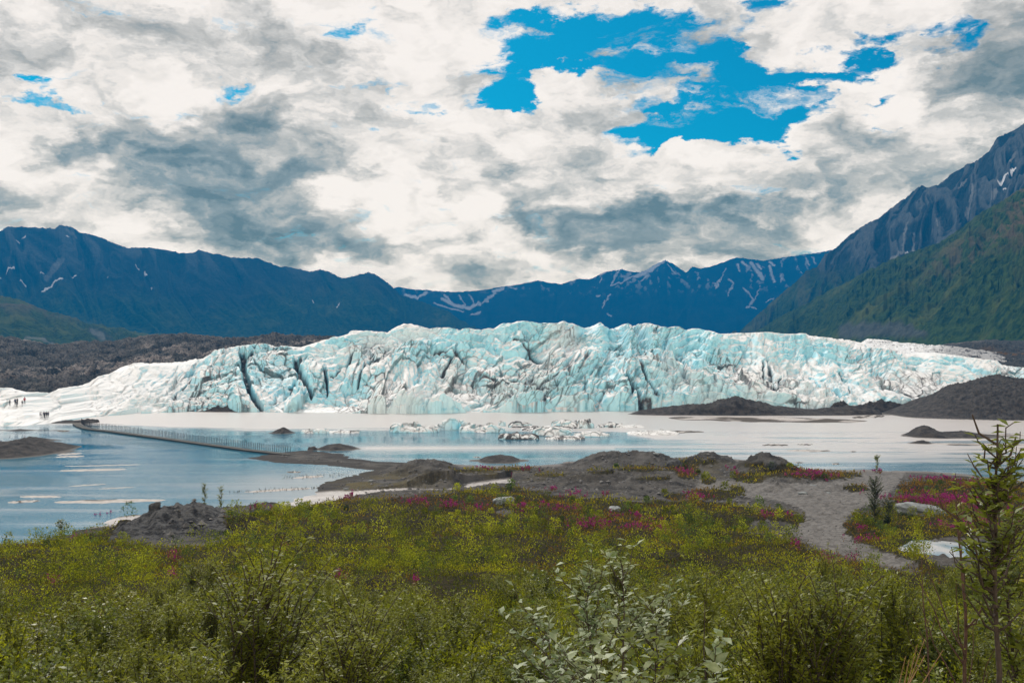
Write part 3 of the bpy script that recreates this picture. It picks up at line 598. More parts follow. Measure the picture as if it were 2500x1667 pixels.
# moraines
m, t, b = material('moraine rubble')
pos = t.pos(); nA = t.noise(pos, .12, 7, .65); nB = t.noise(pos, .9, 7, .72)
c_ = t.mix(t.ramp(nB, .38, .66), (0.026, 0.025, 0.021), (0.105, 0.098, 0.084))
pal = t.math('MULTIPLY', t.attr('pale'), t.ramp(nB, .35, .6)); c_ = t.mix(pal, c_, (0.42, 0.36, 0.325))
c_ = t.mix(t.math('MULTIPLY', t.ramp(nA, .55, .7), t.ramp(nB, .5, .7)), c_, (0.25, 0.23, 0.20))
c_ = t.mix(t.attr('moss'), c_, (0.16, 0.08, 0.015))
t.l.new(c_, b.inputs['Base Color']); b.inputs['Roughness'].default_value = .95; b.inputs['Specular IOR Level'].default_value = .15
t.l.new(t.bump(nB, 1.0, 1.5), b.inputs['Normal'])
M_MOR = m
def mor_attr(U, T, X, Y, r, c):
    p = .75*np.exp(-((r-(905-(U-250)*.13))/10)**2)*(U > 180)*(U < 560)+.8*np.exp(-((r-(860-(U-300)*.03))/5)**2)*sstep(U, 560, 640)+.9*np.exp(-((U-60)/40)**2-((r-833)/6)**2)
    p = p+.6*np.exp(-((r-(925-(U)*.05))/14)**2)*(1-sstep(U, 230, 330))+.9*np.exp(-((U-400)/60)**2-((r-858)/7)**2)+.25
    p = p*sstep(fbm(X/14, Y/22, 4, 311), -.35, .35)
    return {'pale': np.clip(p, 0, 1), 'moss': U*0}
lobe('moraine', [(-500,830),(-200,826),(0,823),(32,825),(60,829),(112,841),(150,840),(204,834),(277,833),(320,826),(367,819),(446,815),(490,819),(542,825),(580,826),(615,825),(640,820),(666,815),(685,820),(700,822),(712,817),(730,822),(760,823),(801,826),(860,832),(950,850)],
     [(-500,990),(0,990),(150,985),(300,960),(560,900),(950,870)], [(-500,372),(0,372),(150,380),(300,420),(560,470),(950,500)], [(-500,640),(950,760)], 310, M_MOR, 'dark rubble moraine rising left behind the ice', 900, 320, 2.6, mor_attr, cellsz=11, jag=3)
lobe('moraine', [(2080,866),(2130,858),(2180,852),(2262,846),(2330,838),(2400,830),(2500,832),(2700,828),(2950,820)], [(2080,900),(2500,925),(2950,945)], 470, 760, 320, M_MOR, 'dark moraine plain behind the right shoulder of the glacier', 500, 200, 1.6,
     lambda U, T, X, Y, r, c: {'pale': .8*np.exp(-((U-2330)/60)**2-((r-836)/4)**2)+.4*np.exp(-((U-2200)/70)**2-((r-853)/4)**2), 'moss': np.exp(-((U-2480)/70)**2-((r-868)/6)**2)*sstep(fbm(X/9, Y/9, 3, 9), -.2, .3)+.5*np.exp(-((U-2410)/20)**2-((r-856)/5)**2)}, cellsz=12)
# ================================================================== MOUNTAINS
def ridge(name, label, crest, Yc, Yb, pb, seed, mat, amp, fall=(0, 1), nn=900, kk=300, conc=.9, jag=2.0, fn=None, wl=60.0, crestd=.12):
    px = np.linspace(crest[0][0], crest[-1][0], nn); U, T = np.meshgrid(px, np.concatenate([np.linspace(-.35, -.02, 10), np.linspace(0, 1, kk)])); tt = np.clip(T, 0, 1)
    yc = I(U, crest)+jag*fbm(U/9, U*0, 4, seed)*.8+jag*ridged(U/34, U*0+3, 3, seed+1)*.4
    A1 = I(U, Yc) if isinstance(Yc, list) else Yc; B1 = I(U, Yb) if isinstance(Yb, list) else Yb
    rb = I(U, pb) if isinstance(pb, list) else pb
    Y = A1+(B1-A1)*tt; zc = EYE-(yc-HY)/F*A1; zb_ = EYE-(rb-HY)/F*B1
    Z = zb_+(zc-zb_)*(1-tt)**(1/conc)
    row = HY+(EYE-Z)/Y*F
    a, c_ = fall; q1 = (U*a+row*c_*1.0); 
    across = (U*c_-row*a)/wl; along = (U*a+row*c_)/(wl*3.2)
    w1 = .8*fbm(across*.6, along, 3, seed+5)
    gl = ridged(across+w1, along*1.0+w1*.5, 5, seed+6, .44)
    env = np.minimum(1, crestd+T*5)*np.clip((1.12-T)*2, .15, 1); env = np.where(T < 0, 0, env)
    Z = Z+amp*env*(gl*.55+.5*fbm(across*.5, along*.6, 3, seed+8)-.35)
    bk = np.clip(-T, 0, 1); Y = Y+bk*A1*.2; Z = Z-bk*(zc-zb_)*1.6
    X = (U-CX)/F*Y
    at = fn(U, T, row, gl, across, along) if fn else {}
    return tag(grid_mesh(name, X, Y, Z, mat, at, flip=True), label, kind='structure')
m, t, b = material('mountain slope')
geo = t.new('ShaderNodeNewGeometry'); pos = geo.outputs['Position']
nA = t.noise(pos, .012, 8, .65); nB = t.noise(pos, .09, 7, .7)
rock = t.mix(t.ramp(nA, .35, .65), (0.008, 0.013, 0.013), (0.028, 0.034, 0.032))
rock = t.mix(t.math('MULTIPLY', t.ramp(nB, .5, .7), .6), rock, (0.085, 0.088, 0.085))
grn = t.mix(t.ramp(nB, .38, .62), (0.009, 0.026, 0.007), (0.046, 0.078, 0.013))
grn = t.mix(t.ramp(nA, .50, .68, 0, .8), grn, (0.095, 0.110, 0.024))
brn = t.attr('brown'); grn = t.mix(t.math('MULTIPLY', brn, t.ramp(nB, .3, .55, .4, 1.0)), grn, (0.125, 0.088, 0.045))
c_ = t.mix(t.attr('green'), rock, grn)
c_ = t.mix(t.math('MULTIPLY', t.attr('scree'), t.ramp(nB, .3, .6, .5, 1)), c_, (0.22, 0.22, 0.205))
c_ = t.mix(t.attr('snow'), c_, (0.85, 0.86, 0.88))
t.l.new(c_, b.inputs['Base Color']); b.inputs['Roughness'].default_value = 1.0; b.inputs['Specular IOR Level'].default_value = .05
t.l.new(t.bump(t.math('ADD', nA, t.math('MULTIPLY', nB, .35)), 1.0, 9.0), b.inputs['Normal'])
M_MTN = m
def strokes(U, row, lst, warp=0):
    s = np.zeros(U.shape)
    for pts, wd in lst:
        sel = (U > min(p[0] for p in pts)-30) & (U < max(p[0] for p in pts)+30) & (row > min(p[1] for p in pts)-30) & (row < max(p[1] for p in pts)+30)
        if sel.any():
            uu = U[sel]; rw = row[sel]; jx = 3.0*fbm(uu/9, rw/9, 3, 401)
            s[sel] = np.maximum(s[sel], 1-sstep(dist_poly(uu+jx, rw+jx*.4, pts, False), wd*.5, wd*1.3))
    return s
# centre range, farthest
SN_C = [([(1623,636),(1600,652),(1575,668),(1550,676)],4.5),([(1590,655),(1560,668),(1520,690),(1495,695)],2),([(1510,660),(1500,680),(1490,697)],2),([(1478,664),(1470,672)],1.6),([(1470,680),(1465,690)],1.3),([(1490,722),(1478,735),(1472,752)],2.2),([(1454,724),(1462,722)],1.6),([(1482,770),(1492,775)],2),
  ([(1080,735),(1110,750),(1150,752),(1170,742)],4.5),([(1085,722),(1100,742)],3),([(1120,722),(1135,745)],1.8),([(1145,720),(1160,745)],1.6),([(1180,742),(1195,728),(1210,716)],3),([(1205,712),(1228,704)],4),([(1150,772),(1172,762)],2.2),([(1060,745),(1090,757),(1130,762)],1.8),
  ([(990,722),(1020,728),(1040,715)],4.5),([(985,730),(1010,735)],2),([(1180,740),(1192,735)],2),([(1240,700),(1260,706)],1.6),([(1630,645),(1650,672)],1.2),([(1560,690),(1580,676)],1.3),
  ([(1755,690),(1748,705),(1745,692)],1.5),([(1800,645),(1806,660)],2.6),([(1812,640),(1822,652)],3),([(1835,645),(1850,665),(1862,685)],5),([(1850,645),(1858,660)],3),([(1880,650),(1884,675),(1890,690)],3.4),([(1905,672),(1908,690)],1.7),([(1772,655),(1760,675),(1748,695)],1.4),([(1780,680),(1790,690),(1775,722)],1.8),([(1815,702),(1830,720),(1838,730),(1830,752)],1.8),([(1855,702),(1845,725),(1835,740)],1.6),([(1822,750),(1845,752)],2),
  ([(1880,640),(1890,648)],3),([(1968,632),(1975,645)],2.5),([(1985,628),(1990,640)],2),([(1870,740),(1890,728)],1.2)]
def fC(U, T, row, gl, ac, al):
    s = strokes(U, row, SN_C)
    up = sstep(735-row, 0, 60); s = np.maximum(s, up*sstep(gl+fbm(U/14, row/12, 4, 405)*.9, 1.35, 1.6)*.6)
    return {'snow': s, 'green': .25*sstep(row, 740, 800), 'scree': 0*U, 'brown': 0*U}
ridge('mountain_range', 'far blue snow streaked peaks behind the glacier', [(-300,760),(860,735),(930,712),(973,700),(1010,706),(1043,708),(1085,712),(1127,712),(1188,707),(1221,700),(1268,694),(1314,684),(1345,690),(1371,693),(1413,680),(1441,681),(1478,663),(1500,660),(1520,657),(1548,665),(1572,662),(1595,648),(1623,635),(1642,643),(1675,665),(1690,650),(1710,655),(1735,650),(1765,640),(1796,628),(1829,632),(1862,636),(1900,630),(1950,622),(1985,618),(2030,610),(2200,640),(2700,700)],
      6200, 5500, 838, 410, M_MTN, 22, nn=1400, kk=260, fn=fC, wl=46, jag=1.6)
# left range
SN_L = [([(105,717),(150,690)],2.4),([(15,668),(33,658)],2),([(50,683),(62,687)],1.8),([(0,678),(4,679)],1.6),([(98,672),(106,668)],1.5),([(178,679),(186,677)],1.5),([(40,590),(46,586)],1.5),([(56,580),(62,576)],1.5),([(163,581),(167,583)],1.5),([(352,672),(357,682)],1.4),([(332,658),(340,668)],1),([(762,730),(766,735)],1.6),([(823,756),(828,750)],1.3),([(312,607),(318,608)],1.2),([(370,710),(371,713)],1.2),([(262,689),(263,688)],1)]
def fL(U, T, row, gl, ac, al):
    s = strokes(U, row, SN_L); k = I(U, [(-400,740),(200,745),(500,800),(800,720),(1000,760)])
    sc = strokes(U, row, [([(150,640),(130,668),(115,680)],9),([(160,560),(185,580)],4)])*.8
    return {'snow': s, 'green': sstep(row+14*fbm(U/40, row/30, 4, 415), k-90, k+20), 'scree': np.maximum(sc, .35*sstep(gl, .8, 1.2)*(1-sstep(row, 620, 700))), 'brown': .3*sstep(gl, .5, 1)*(1-sstep(row, 700, 760))}
ridge('mountain_range', 'dark blue green mountain range rising at the left', [(-500,600),(-200,575),(0,564),(19,553),(57,553),(115,557),(134,559),(145,550),(160,552),(172,553),(199,568),(237,576),(268,589),(290,598),(314,607),(344,604),(394,607),(440,616),(467,618),(486,610),(517,618),(536,620),(566,628),(631,630),(666,645),(681,650),(712,653),(762,664),(781,656),(804,664),(834,679),(861,676),(898,665),(922,673),(959,700),(978,718),(1034,737),(1090,760),(1151,798),(1200,815),(1300,835)],
      [(-500,3200),(1300,3900)], [(-500,2600),(600,3000),(1300,3500)], 845, 420, M_MTN, 34, fall=(.35, .94), nn=1300, kk=320, fn=fL, wl=70, jag=2.2)
def fG(U, T, row, gl, ac, al):
    return {'snow': 0*U, 'green': 1-.6*strokes(U, row, [([(225,812),(265,835)],14),([(110,830),(150,842)],8)]), 'scree': .5*strokes(U, row, [([(225,812),(250,830)],8),([(60,815),(130,838)],5)]), 'brown': .9*sstep(gl, .75, 1.2)*np.exp(-((row-(735+.13*U))/25)**2)}
ridge('hillside', 'green forested foothills below the left mountains', [(-500,690),(-200,705),(0,722),(40,728),(100,752),(150,765),(220,790),(280,800),(340,812),(420,818),(520,824),(600,830),(700,838)], [(-500,1500),(700,2100)], [(-500,1000),(700,1500)], 856, 430, M_MTN, 20, fall=(.8, .6), nn=700, kk=200, fn=fG, wl=70, jag=2.2, crestd=.3)
# right mountain: rocky back ridge and green front shoulder
def fR(U, T, row, gl, ac, al):
    k = I(U, [(1800,640),(1950,680),(2100,690),(2250,690),(2500,560),(3000,400)])
    g = sstep(row+16*fbm(U/35, row/30, 4, 441), k-60, k+20)
    s = strokes(U, row, [([(2440,452),(2460,432)],3),([(2468,422),(2478,410)],2),([(2492,425),(2500,415)],2),([(2450,466),(2456,462)],2),([(2212,616),(2228,612)],1.6)])
    sc = strokes(U, row, [([(2360,530),(2372,495),(2375,470)],5),([(2420,500),(2432,470)],4),([(2205,615),(2208,575),(2214,555)],3),([(2228,610),(2232,570)],3),([(2290,560),(2285,540)],3),([(2340,470),(2360,440)],3),([(2160,640),(2230,610)],5),([(2460,400),(2480,370)],3)])
    sc = np.maximum(sc, .45*sstep(gl, .7, 1.15)*(1-g))
    return {'snow': s, 'green': g, 'scree': sc*(1-.6*g), 'brown': .3*sstep(gl, .5, 1)}
ridge('mountainside', 'steep dark rocky mountain ridge climbing to the right edge', [(1700,850),(1760,838),(1800,812),(1854,764),(1895,727),(1949,681),(1970,659),(1995,650),(2015,619),(2040,602),(2073,573),(2115,546),(2140,534),(2165,515),(2206,486),(2231,466),(2245,455),(2252,452),(2262,457),(2272,457),(2301,445),(2322,424),(2359,403),(2388,391),(2400,380),(2417,366),(2430,340),(2442,329),(2470,318),(2500,302),(2560,270),(2700,200),(2900,150),(3200,130)],
      [(1700,2900),(2000,2500),(2500,1900),(3200,1500)], [(1700,2500),(2100,2000),(2500,1500),(3200,1100)], 850, 440, M_MTN, 26, fall=(-.35, .94), nn=1200, kk=380, conc=.95, fn=fR, wl=42, jag=3.0)
def fR2(U, T, row, gl, ac, al):
    br = np.exp(-((U-2360)/110)**2-((row-(620-(U-2360)*.45))/40)**2)*.8+sstep(U, 2380, 2520)*(1-sstep(row, 560, 680))*.9
    br = br*sstep(fbm(U/30, row/18, 4, 445), -.4, .3)
    rk = strokes(U, row, [([(2060,815),(2130,815),(2250,812)],16)]) * (1-strokes(U, row, [([(2240,800),(2350,820)],10)]))
    return {'snow': 0*U, 'green': 1-.85*rk, 'scree': .25*rk, 'brown': np.clip(br, 0, 1)}
ridge('mountainside', 'green gullied shoulder in front of the rocky right ridge', [(1790,838),(1830,815),(1900,775),(2000,722),(2060,690),(2110,665),(2160,640),(2230,612),(2290,590),(2340,560),(2380,530),(2440,492),(2500,452),(2600,390),(2800,300),(3200,250)],
      [(1790,2100),(2100,1640),(2500,1150),(3200,900)], [(1790,1800),(2100,1150),(2500,800),(3200,650)], 848, 450, M_MTN, 17, fall=(-.84, .54), nn=1200, kk=380, conc=1.0, fn=fR2, wl=34, jag=3.0, crestd=.2)
# ================================================================== HAZE
def box(name, lo, hi, mat):
    V = [(x, y, z) for x in (lo[0], hi[0]) for y in (lo[1], hi[1]) for z in (lo[2], hi[2])]
    Fc = [(0,1,3,2),(4,6,7,5),(0,4,5,1),(2,3,7,6),(0,2,6,4),(1,5,7,3)]
    return mesh_np(name, V, Fc, mat, smooth=False)
hm = bpy.data.materials.new('valley air'); hm.use_nodes = True; hm.node_tree.nodes.clear(); t = NT(hm.node_tree)
pv = t.new('ShaderNodeVolumePrincipled'); mo = t.new('ShaderNodeOutputMaterial'); t.l.new(pv.outputs[0], mo.inputs['Volume'])
pv.inputs['Color'].default_value = (*HAZE_C, 1); pv.inputs['Density'].default_value = HAZE_D; pv.inputs['Anisotropy'].default_value = 0.0
tag(box('haze', (-9800, -70, -3), (9800, HAZE_BACK, HAZE_TOP), hm), kind='stuff')
# ================================================================== VEGETATION HELPERS
def leaves(Pp, D, N, L, Wd, fold=0.0):
    """Pp base points, D directions, N face normals (both unit, n x 3), lengths and widths: pointed leaf quads"""
    S = np.cross(D, N); S /= np.linalg.norm(S, axis=1, keepdims=True)+1e-9
    L = L[:, None]; Wd = Wd[:, None]
    a = Pp; m1 = Pp+D*L*.45+S*Wd*.5+N*Wd*fold; tip = Pp+D*L-N*L*.12; m2 = Pp+D*L*.45-S*Wd*.5+N*Wd*fold
    n = len(Pp); V = np.stack([a, m1, tip, m2], 1).reshape(-1, 3); Fc = np.arange(n*4).reshape(n, 4)
    return V, Fc
def unit(v): return v/(np.linalg.norm(v, axis=1, keepdims=True)+1e-9)
def rdir(rng, n, up=0.0, spread=1.0):
    v = rng.normal(size=(n, 3))*spread; v[:, 2] += up; return unit(v)
def tube(path, rad, k=5):
    """one tapered tube; path n x 3, rad n"""
    path = np.asarray(path, float); n = len(path); rad = np.asarray(rad, float)
    tg = np.gradient(path, axis=0); tg = unit(tg)
    ref = np.array([.9, .1, .2]); u = unit(np.cross(tg, ref)); v = np.cross(tg, u)
    an = np.linspace(0, 2*np.pi, k, endpoint=False)
    V = (path[:, None]+rad[:, None, None]*(np.cos(an)[None, :, None]*u[:, None]+np.sin(an)[None, :, None]*v[:, None])).reshape(-1, 3)
    i = np.arange((n-1)*k).reshape(n-1, k); j = np.roll(i, -1, 1); Fc = np.stack([i, j, j+k, i+k], -1).reshape(-1, 4)
    return V, Fc
class MB:
    def __init__(s): s.V = []; s.F = []; s.n = 0
    def add(s, VF):
        V, Fc = VF
        if len(V): s.V.append(V); s.F.append(np.asarray(Fc)+s.n); s.n += len(V)
        return s
    def build(s, name, mat, parent=None, smooth=True, attrs=None, loc=None):
        return mesh_np(name, np.concatenate(s.V), np.concatenate(s.F), mat, parent, smooth, attrs, loc)
def leaf_mat(name, c0, c1, glow=(0.25, 0.30, 0.03), rough=.42, spec=.5, tr=.35, scale=1.2, useattr=False):
    m = bpy.data.materials.new(name); m.use_nodes = True; t = NT(m.node_tree); b = m.node_tree.nodes['Principled BSDF']; out = m.node_tree.nodes['Material Output']
    pos = t.pos()
    n1_ = t.noise(pos, 14.0, 2, .5); n2_ = t.noise(pos, scale, 3, .5)
    f = t.ramp(t.math('ADD', t.math('MULTIPLY', n1_, .6), t.math('MULTIPLY', n2_, .5)), .38, .72)
    oi = t.new('ShaderNodeObjectInfo').outputs['Random']
    f = t.math('ADD', f, t.math('MULTIPLY', t.math('SUBTRACT', oi, .5), .5), clamp=True)
    c = t.mix(f, c0, c1)
    if useattr: c = t.mix(1.0, c, t.attr('tint', 'Color'), 'MULTIPLY')
    t.l.new(c, b.inputs['Base Color']); b.inputs['Roughness'].default_value = rough; b.inputs['Specular IOR Level'].default_value = spec
    tl = t.new('ShaderNodeBsdfTranslucent'); t.l.new(t.mix(.6, c, glow, 'MIX') if not useattr else t.vmath('MULTIPLY', c, (1.35, 1.4, .7)), tl.inputs[0])
    ms = t.new('ShaderNodeMixShader'); ms.inputs[0].default_value = tr
    t.l.new(b.outputs[0], ms.inputs[1]); t.l.new(tl.outputs[0], ms.inputs[2]); t.l.new(ms.outputs[0], out.inputs[0])
    return m
ML_WILLOW = leaf_mat('willow leaf', (0.060, 0.082, 0.008), (0.26, 0.285, 0.030), glow=(.36, .37, .015), rough=.5, spec=.28, tr=.40)
ML_POPLAR = leaf_mat('poplar leaf', (0.055, 0.085, 0.012), (0.19, 0.225, 0.028), glow=(.28, .32, .02), rough=.45, spec=.4, tr=.40)
ML_YEL = leaf_mat('yellow green leaf', (0.11, 0.125, 0.012), (0.27, 0.27, 0.022), glow=(.34, .33, .02), rough=.45, spec=.4, tr=.38)  # yellower leaf colour for some bushes and poplars
ML_PALE = leaf_mat('pale leaf', (0.09, 0.14, 0.05), (0.38, 0.43, 0.27), glow=(.30, .36, .08), rough=.55, spec=.4, tr=.25)
ML_DARK = leaf_mat('spruce needle', (0.022, 0.042, 0.010), (0.075, 0.105, 0.022), glow=(.10, .13, .01), tr=.25)
ML_FIRE = leaf_mat('fireweed bloom', (0.15, 0.014, 0.062), (0.38, 0.035, 0.21), glow=(.34, .03, .17), rough=.7, spec=.1, tr=.35)
ML_FIRELEAF = leaf_mat('fireweed leaf', (0.14, 0.045, 0.018), (0.17, 0.12, 0.022), glow=(.25, .10, .02), rough=.6, spec=.3, tr=.35)
ML_COVER = leaf_mat('undergrowth leaf', (0.72, 0.74, 0.50), (1.48, 1.46, 0.9), rough=.8, spec=.08, tr=.35, scale=.8, useattr=True)
M_BARK = simple_mat('dark bark', (0.055, 0.042, 0.034), .9, .4, 20)
M_BARK2 = simple_mat('red brown bark', (0.085, 0.050, 0.038), .8, .4, 20)
M_DEAD = simple_mat('dead straw stem', (0.28, 0.17, 0.09), .8, .3, 20)
def stem_path(rng, h, lean, n=9, wob=.04):
    t_ = np.linspace(0, 1, n); a = rng.uniform(0, 2*np.pi); d_ = np.array([math.cos(a), math.sin(a)])
    w = np.cumsum(rng.normal(size=(n, 2))*wob*h/n**.5, 0); w -= w[0]
    xy = d_[None]*(lean*h*t_**1.3)[:, None]+w*t_[:, None]**.5
    return np.concatenate([xy, (t_*h)[:, None]], 1)
def along(path, t_):
    n = len(path)-1; f = np.clip(t_*n, 0, n-1e-6); i = f.astype(int); r = (f-i)[:, None]
    return path[i]*(1-r)+path[i+1]*r
def willow_parts(rng, h=1.4, stems=11, spread=.38, lpm=90, LL=.055, LW=.017, bare=.18, side=4, rad=.009):
    st = MB(); PP = []; DD = []
    for k in range(stems):
        hh = h*rng.uniform(.62, 1.0); p = stem_path(rng, hh, rng.uniform(.05, spread)); off = rng.normal(size=2)*.05*h; p[:, :2] += off
        st.add(tube(p, np.linspace(rad, rad*.25, len(p)), 4))
        br = [(p, bare)]
        for j in range(side):
            t0 = rng.uniform(.3, .85); b0 = along(p, np.array([t0]))[0]; q_ = stem_path(rng, hh*rng.uniform(.18, .34), rng.uniform(.4, .9), 5)+b0
            st.add(tube(q_, np.linspace(rad*.45, rad*.2, 5), 3)); br.append((q_, .05))
        for (q_, b0) in br:
            Ls = np.linalg.norm(np.diff(q_, axis=0), axis=1).sum(); m_ = max(3, int(Ls*(1-b0)*lpm))
            t_ = rng.uniform(b0, 1, m_); PP.append(along(q_, t_))
            a = rng.uniform(0, 2*np.pi, m_); v = np.stack([np.cos(a), np.sin(a), rng.uniform(.1, 1.1, m_)], 1); DD.append(unit(v))
    PP = np.concatenate(PP); DD = np.concatenate(DD); n = len(PP)
    N = unit(np.cross(DD, unit(rng.normal(size=(n, 3)))+np.array([0, 0, .0]))); N = np.where(N[:, 2:] < 0, -N, N)
    up = unit(N*.6+np.array([0, 0, .8])-DD*(DD[:, 2:]*.8)); N = unit(up-DD*(up*DD).sum(1, keepdims=True))
    s_ = rng.uniform(.6, 1.15, n)
    return st, leaves(PP, DD, N, LL*s_, LW*s_)
def shrub(name, label, cat, loc, rz, group, parts, lm, bm, scale=1.0):
    st, lv = parts
    r = thing(name, label, cat, loc, rz, group); r.scale = (scale,)*3
    st.build('stems', bm, r); mesh_np('foliage', lv[0], lv[1], lm, r)
    return r
def copy_thing(src, loc, rz, sc, label=None, mats=None):
    r = src.copy(); C.objects.link(r); r.location = loc; r.rotation_euler = (0, 0, rz); r.scale = sc
    if label: r['label'] = label
    for ch in src.children:
        c = ch.copy(); C.objects.link(c); c.parent = r
    return r
def gz(x, y): return float(ground_h(np.array([[x]]), np.array([[y]]))[0, 0])
def gzs(x, y): return ground_h(np.asarray(x)[None], np.asarray(y)[None])[0]
# ================================================================== UNDERGROWTH: one sheet of countless low plants
RU = np.random.default_rng(21)
# rows to sample so that near and far ground are equally well covered in the picture
_ys = np.geomspace(3.0, 185, 900); _hs = np.interp(_ys, [3,5,9,14,20,30,45,60,80,100,115,130,185], [17.8,17.2,15.9,14.4,13.1,11.3,9.2,7.4,5.3,3.6,2.5,1.6,.5]); _rw = HY+(EYE-_hs)/_ys*F
def sample_ground(n, y0=3.0, y1=185, px0=-500, px1=3000, near=0.0):
    r0 = np.interp(y0, _ys, _rw); r1 = np.interp(y1, _ys, _rw)
    r = RU.uniform(0, 1, n)**(1+near)*(r0-r1)+r1
    Y = np.interp(-r, -_rw, _ys); Y = Y*np.exp(RU.normal(size=n)*.01); px = RU.uniform(px0, px1, n); X = (px-CX)/F*Y
    return X, Y
PATCH = [(2310,1215,120,34,1),(2400,1245,90,30,.9),(2250,1225,50,24,1),(2290,1168,60,8,1),(2370,1180,50,8,.6),(1020,1222,34,7,1),(1080,1229,36,7,1),(1110,1232,26,5,.8),(1158,1241,30,8,1.2),(1275,1238,22,9,1.2),(1320,1237,26,7,1),(1368,1239,24,5,1),(1405,1240,16,5,1),
  (1440,1277,56,15,1),(1550,1286,34,8,1.2),(1500,1262,22,6,.6),(1560,1264,24,5,1),(1625,1295,28,8,1.1),(1600,1278,30,6,.6),(1400,1203,36,5,.9),(1475,1205,14,4,1),(1350,1195,12,3,1),(1990,1157,62,8,1),(1672,1150,20,12,1),(1790,1149,10,6,1),(1885,1131,16,9,1),(1700,1212,26,14,1.1),(1290,1144,40,3,.6),(1190,1142,24,3,.6),
  (478,1226,26,11,1),(495,1248,19,6,1.3),(541,1260,9,6,1),(250,1255,24,5,.8),(55,1292,30,8,.6),(190,1305,20,7,.5),(430,1360,22,7,1),(420,1352,14,7,1),(245,1520,36,16,.9),(190,1498,12,8,.7),(690,1345,9,13,1),(130,1418,16,6,.8),(425,1403,11,6,.6),(270,1385,8,5,.8),(830,1405,16,4,1),(1012,1416,10,4,1),(800,1500,20,7,.5),(2030,1370,30,9,.9),(2087,1365,10,5,1),(2100,1290,12,4,1),(2110,1316,40,9,.5),(850,1210,22,12,.8),(700,1228,26,7,.5),(620,1235,22,6,.6),(2140,1150,20,3,.8),(1880,1257,60,8,.35),(2060,1380,30,8,.3),(1950,1335,26,10,.35),(1850,1385,26,8,.4),(2440,1280,60,30,.5),(2330,1285,60,20,.5),(640,1238,25,5,.5)]
def fire_w(a, r):
    w_ = np.zeros(a.shape)
    for (px, py, rx, ry, s_) in PATCH: w_ = np.maximum(w_, s_*np.exp(-((a-px)/(rx*1.6))**2-((r-py)/(ry*1.9))**2))
    return w_
def cover_color(X, Y, a, r, k):
    n1_ = fbm(X/7, Y/7, 4, 201); n2_ = fbm(X/2.0, Y/2.0, 3, 202)
    g1 = np.array([0.085, 0.085, 0.009]); g2 = np.array([0.25, 0.235, 0.016]); red = np.array([0.145, 0.060, 0.024]); gd = np.array([0.028, 0.042, 0.009]); org = np.array([.22, .12, .02])
    f = sstep(n1_+.5*n2_, -.45, .55)[:, None]; c = g1*(1-f)+g2*f
    f = (sstep(fbm(X/4+9, Y/4, 3, 203), .15, .6)*.8)[:, None]; c = c*(1-f)+gd*f
    fr_ = np.clip(fire_w(a, r)*1.0+sstep(fbm(X/5+20, Y/5, 3, 204), .30, .65)*.7+.5*sstep(r, 1285, 1215)*sstep(fbm(X/8, Y/8, 2, 208), -.2, .4)*0, 0, .85)
    far = .45*(1-sstep(r, 1150, 1235))
    fr_ = np.maximum(fr_, far*sstep(n2_, -.3, .4)); c = c*(1-fr_[:, None])+red*fr_[:, None]
    f = (sstep(fbm(X/3+40, Y/3, 2, 205), .5, .8)*.6)[:, None]; c = c*(1-f)+org*f
    return c*RU.uniform(.45, 1.6, len(X))[:, None]
def make_cover(n, y0, y1, kx, hfac, wfac, near=0.0):
    X, Y = sample_ground(n, y0, y1, near=near)
    Z = gzs(X, Y); ok = veg_mask(X[None], Y[None], Z[None])[0]; X, Y, Z = X[ok], Y[ok], Z[ok]
    n = len(X); a = zpx(X, Y); r = rowof(X, Y, Z)
    sz = np.maximum(.030, Y*.00125)                   # a blade never thinner than what can be seen at its distance
    hh = np.interp(Y, [0, 10, 40, 120, 185], [.34, .40, .45, .55, .5])*np.exp(1.1*fbm(X/2.2, Y/2.2, 3, 206)-.1)*RU.uniform(.3, 1.05, n)*hfac
    base = np.stack([X, Y, Z+hh*RU.uniform(0, .9, n)], 1)
    D = rdir(RU, n, .9, .6); D[:, 2] = np.abs(D[:, 2]); N = unit(np.cross(D, rdir(RU, n)))
    L = sz*RU.uniform(1.2, 3.2, n)*wfac; Wd = sz*RU.uniform(.5, 1.0, n)*wfac
    V, Fc = leaves(base, D, N, L, Wd); c = np.repeat(cover_color(X, Y, a, r, 0), 4, 0)
    return V, Fc, c
parts_ = [make_cover(380000, 9, 185, 1, .8, 1), make_cover(120000, 3.5, 14, 1, .8, 1.0)]
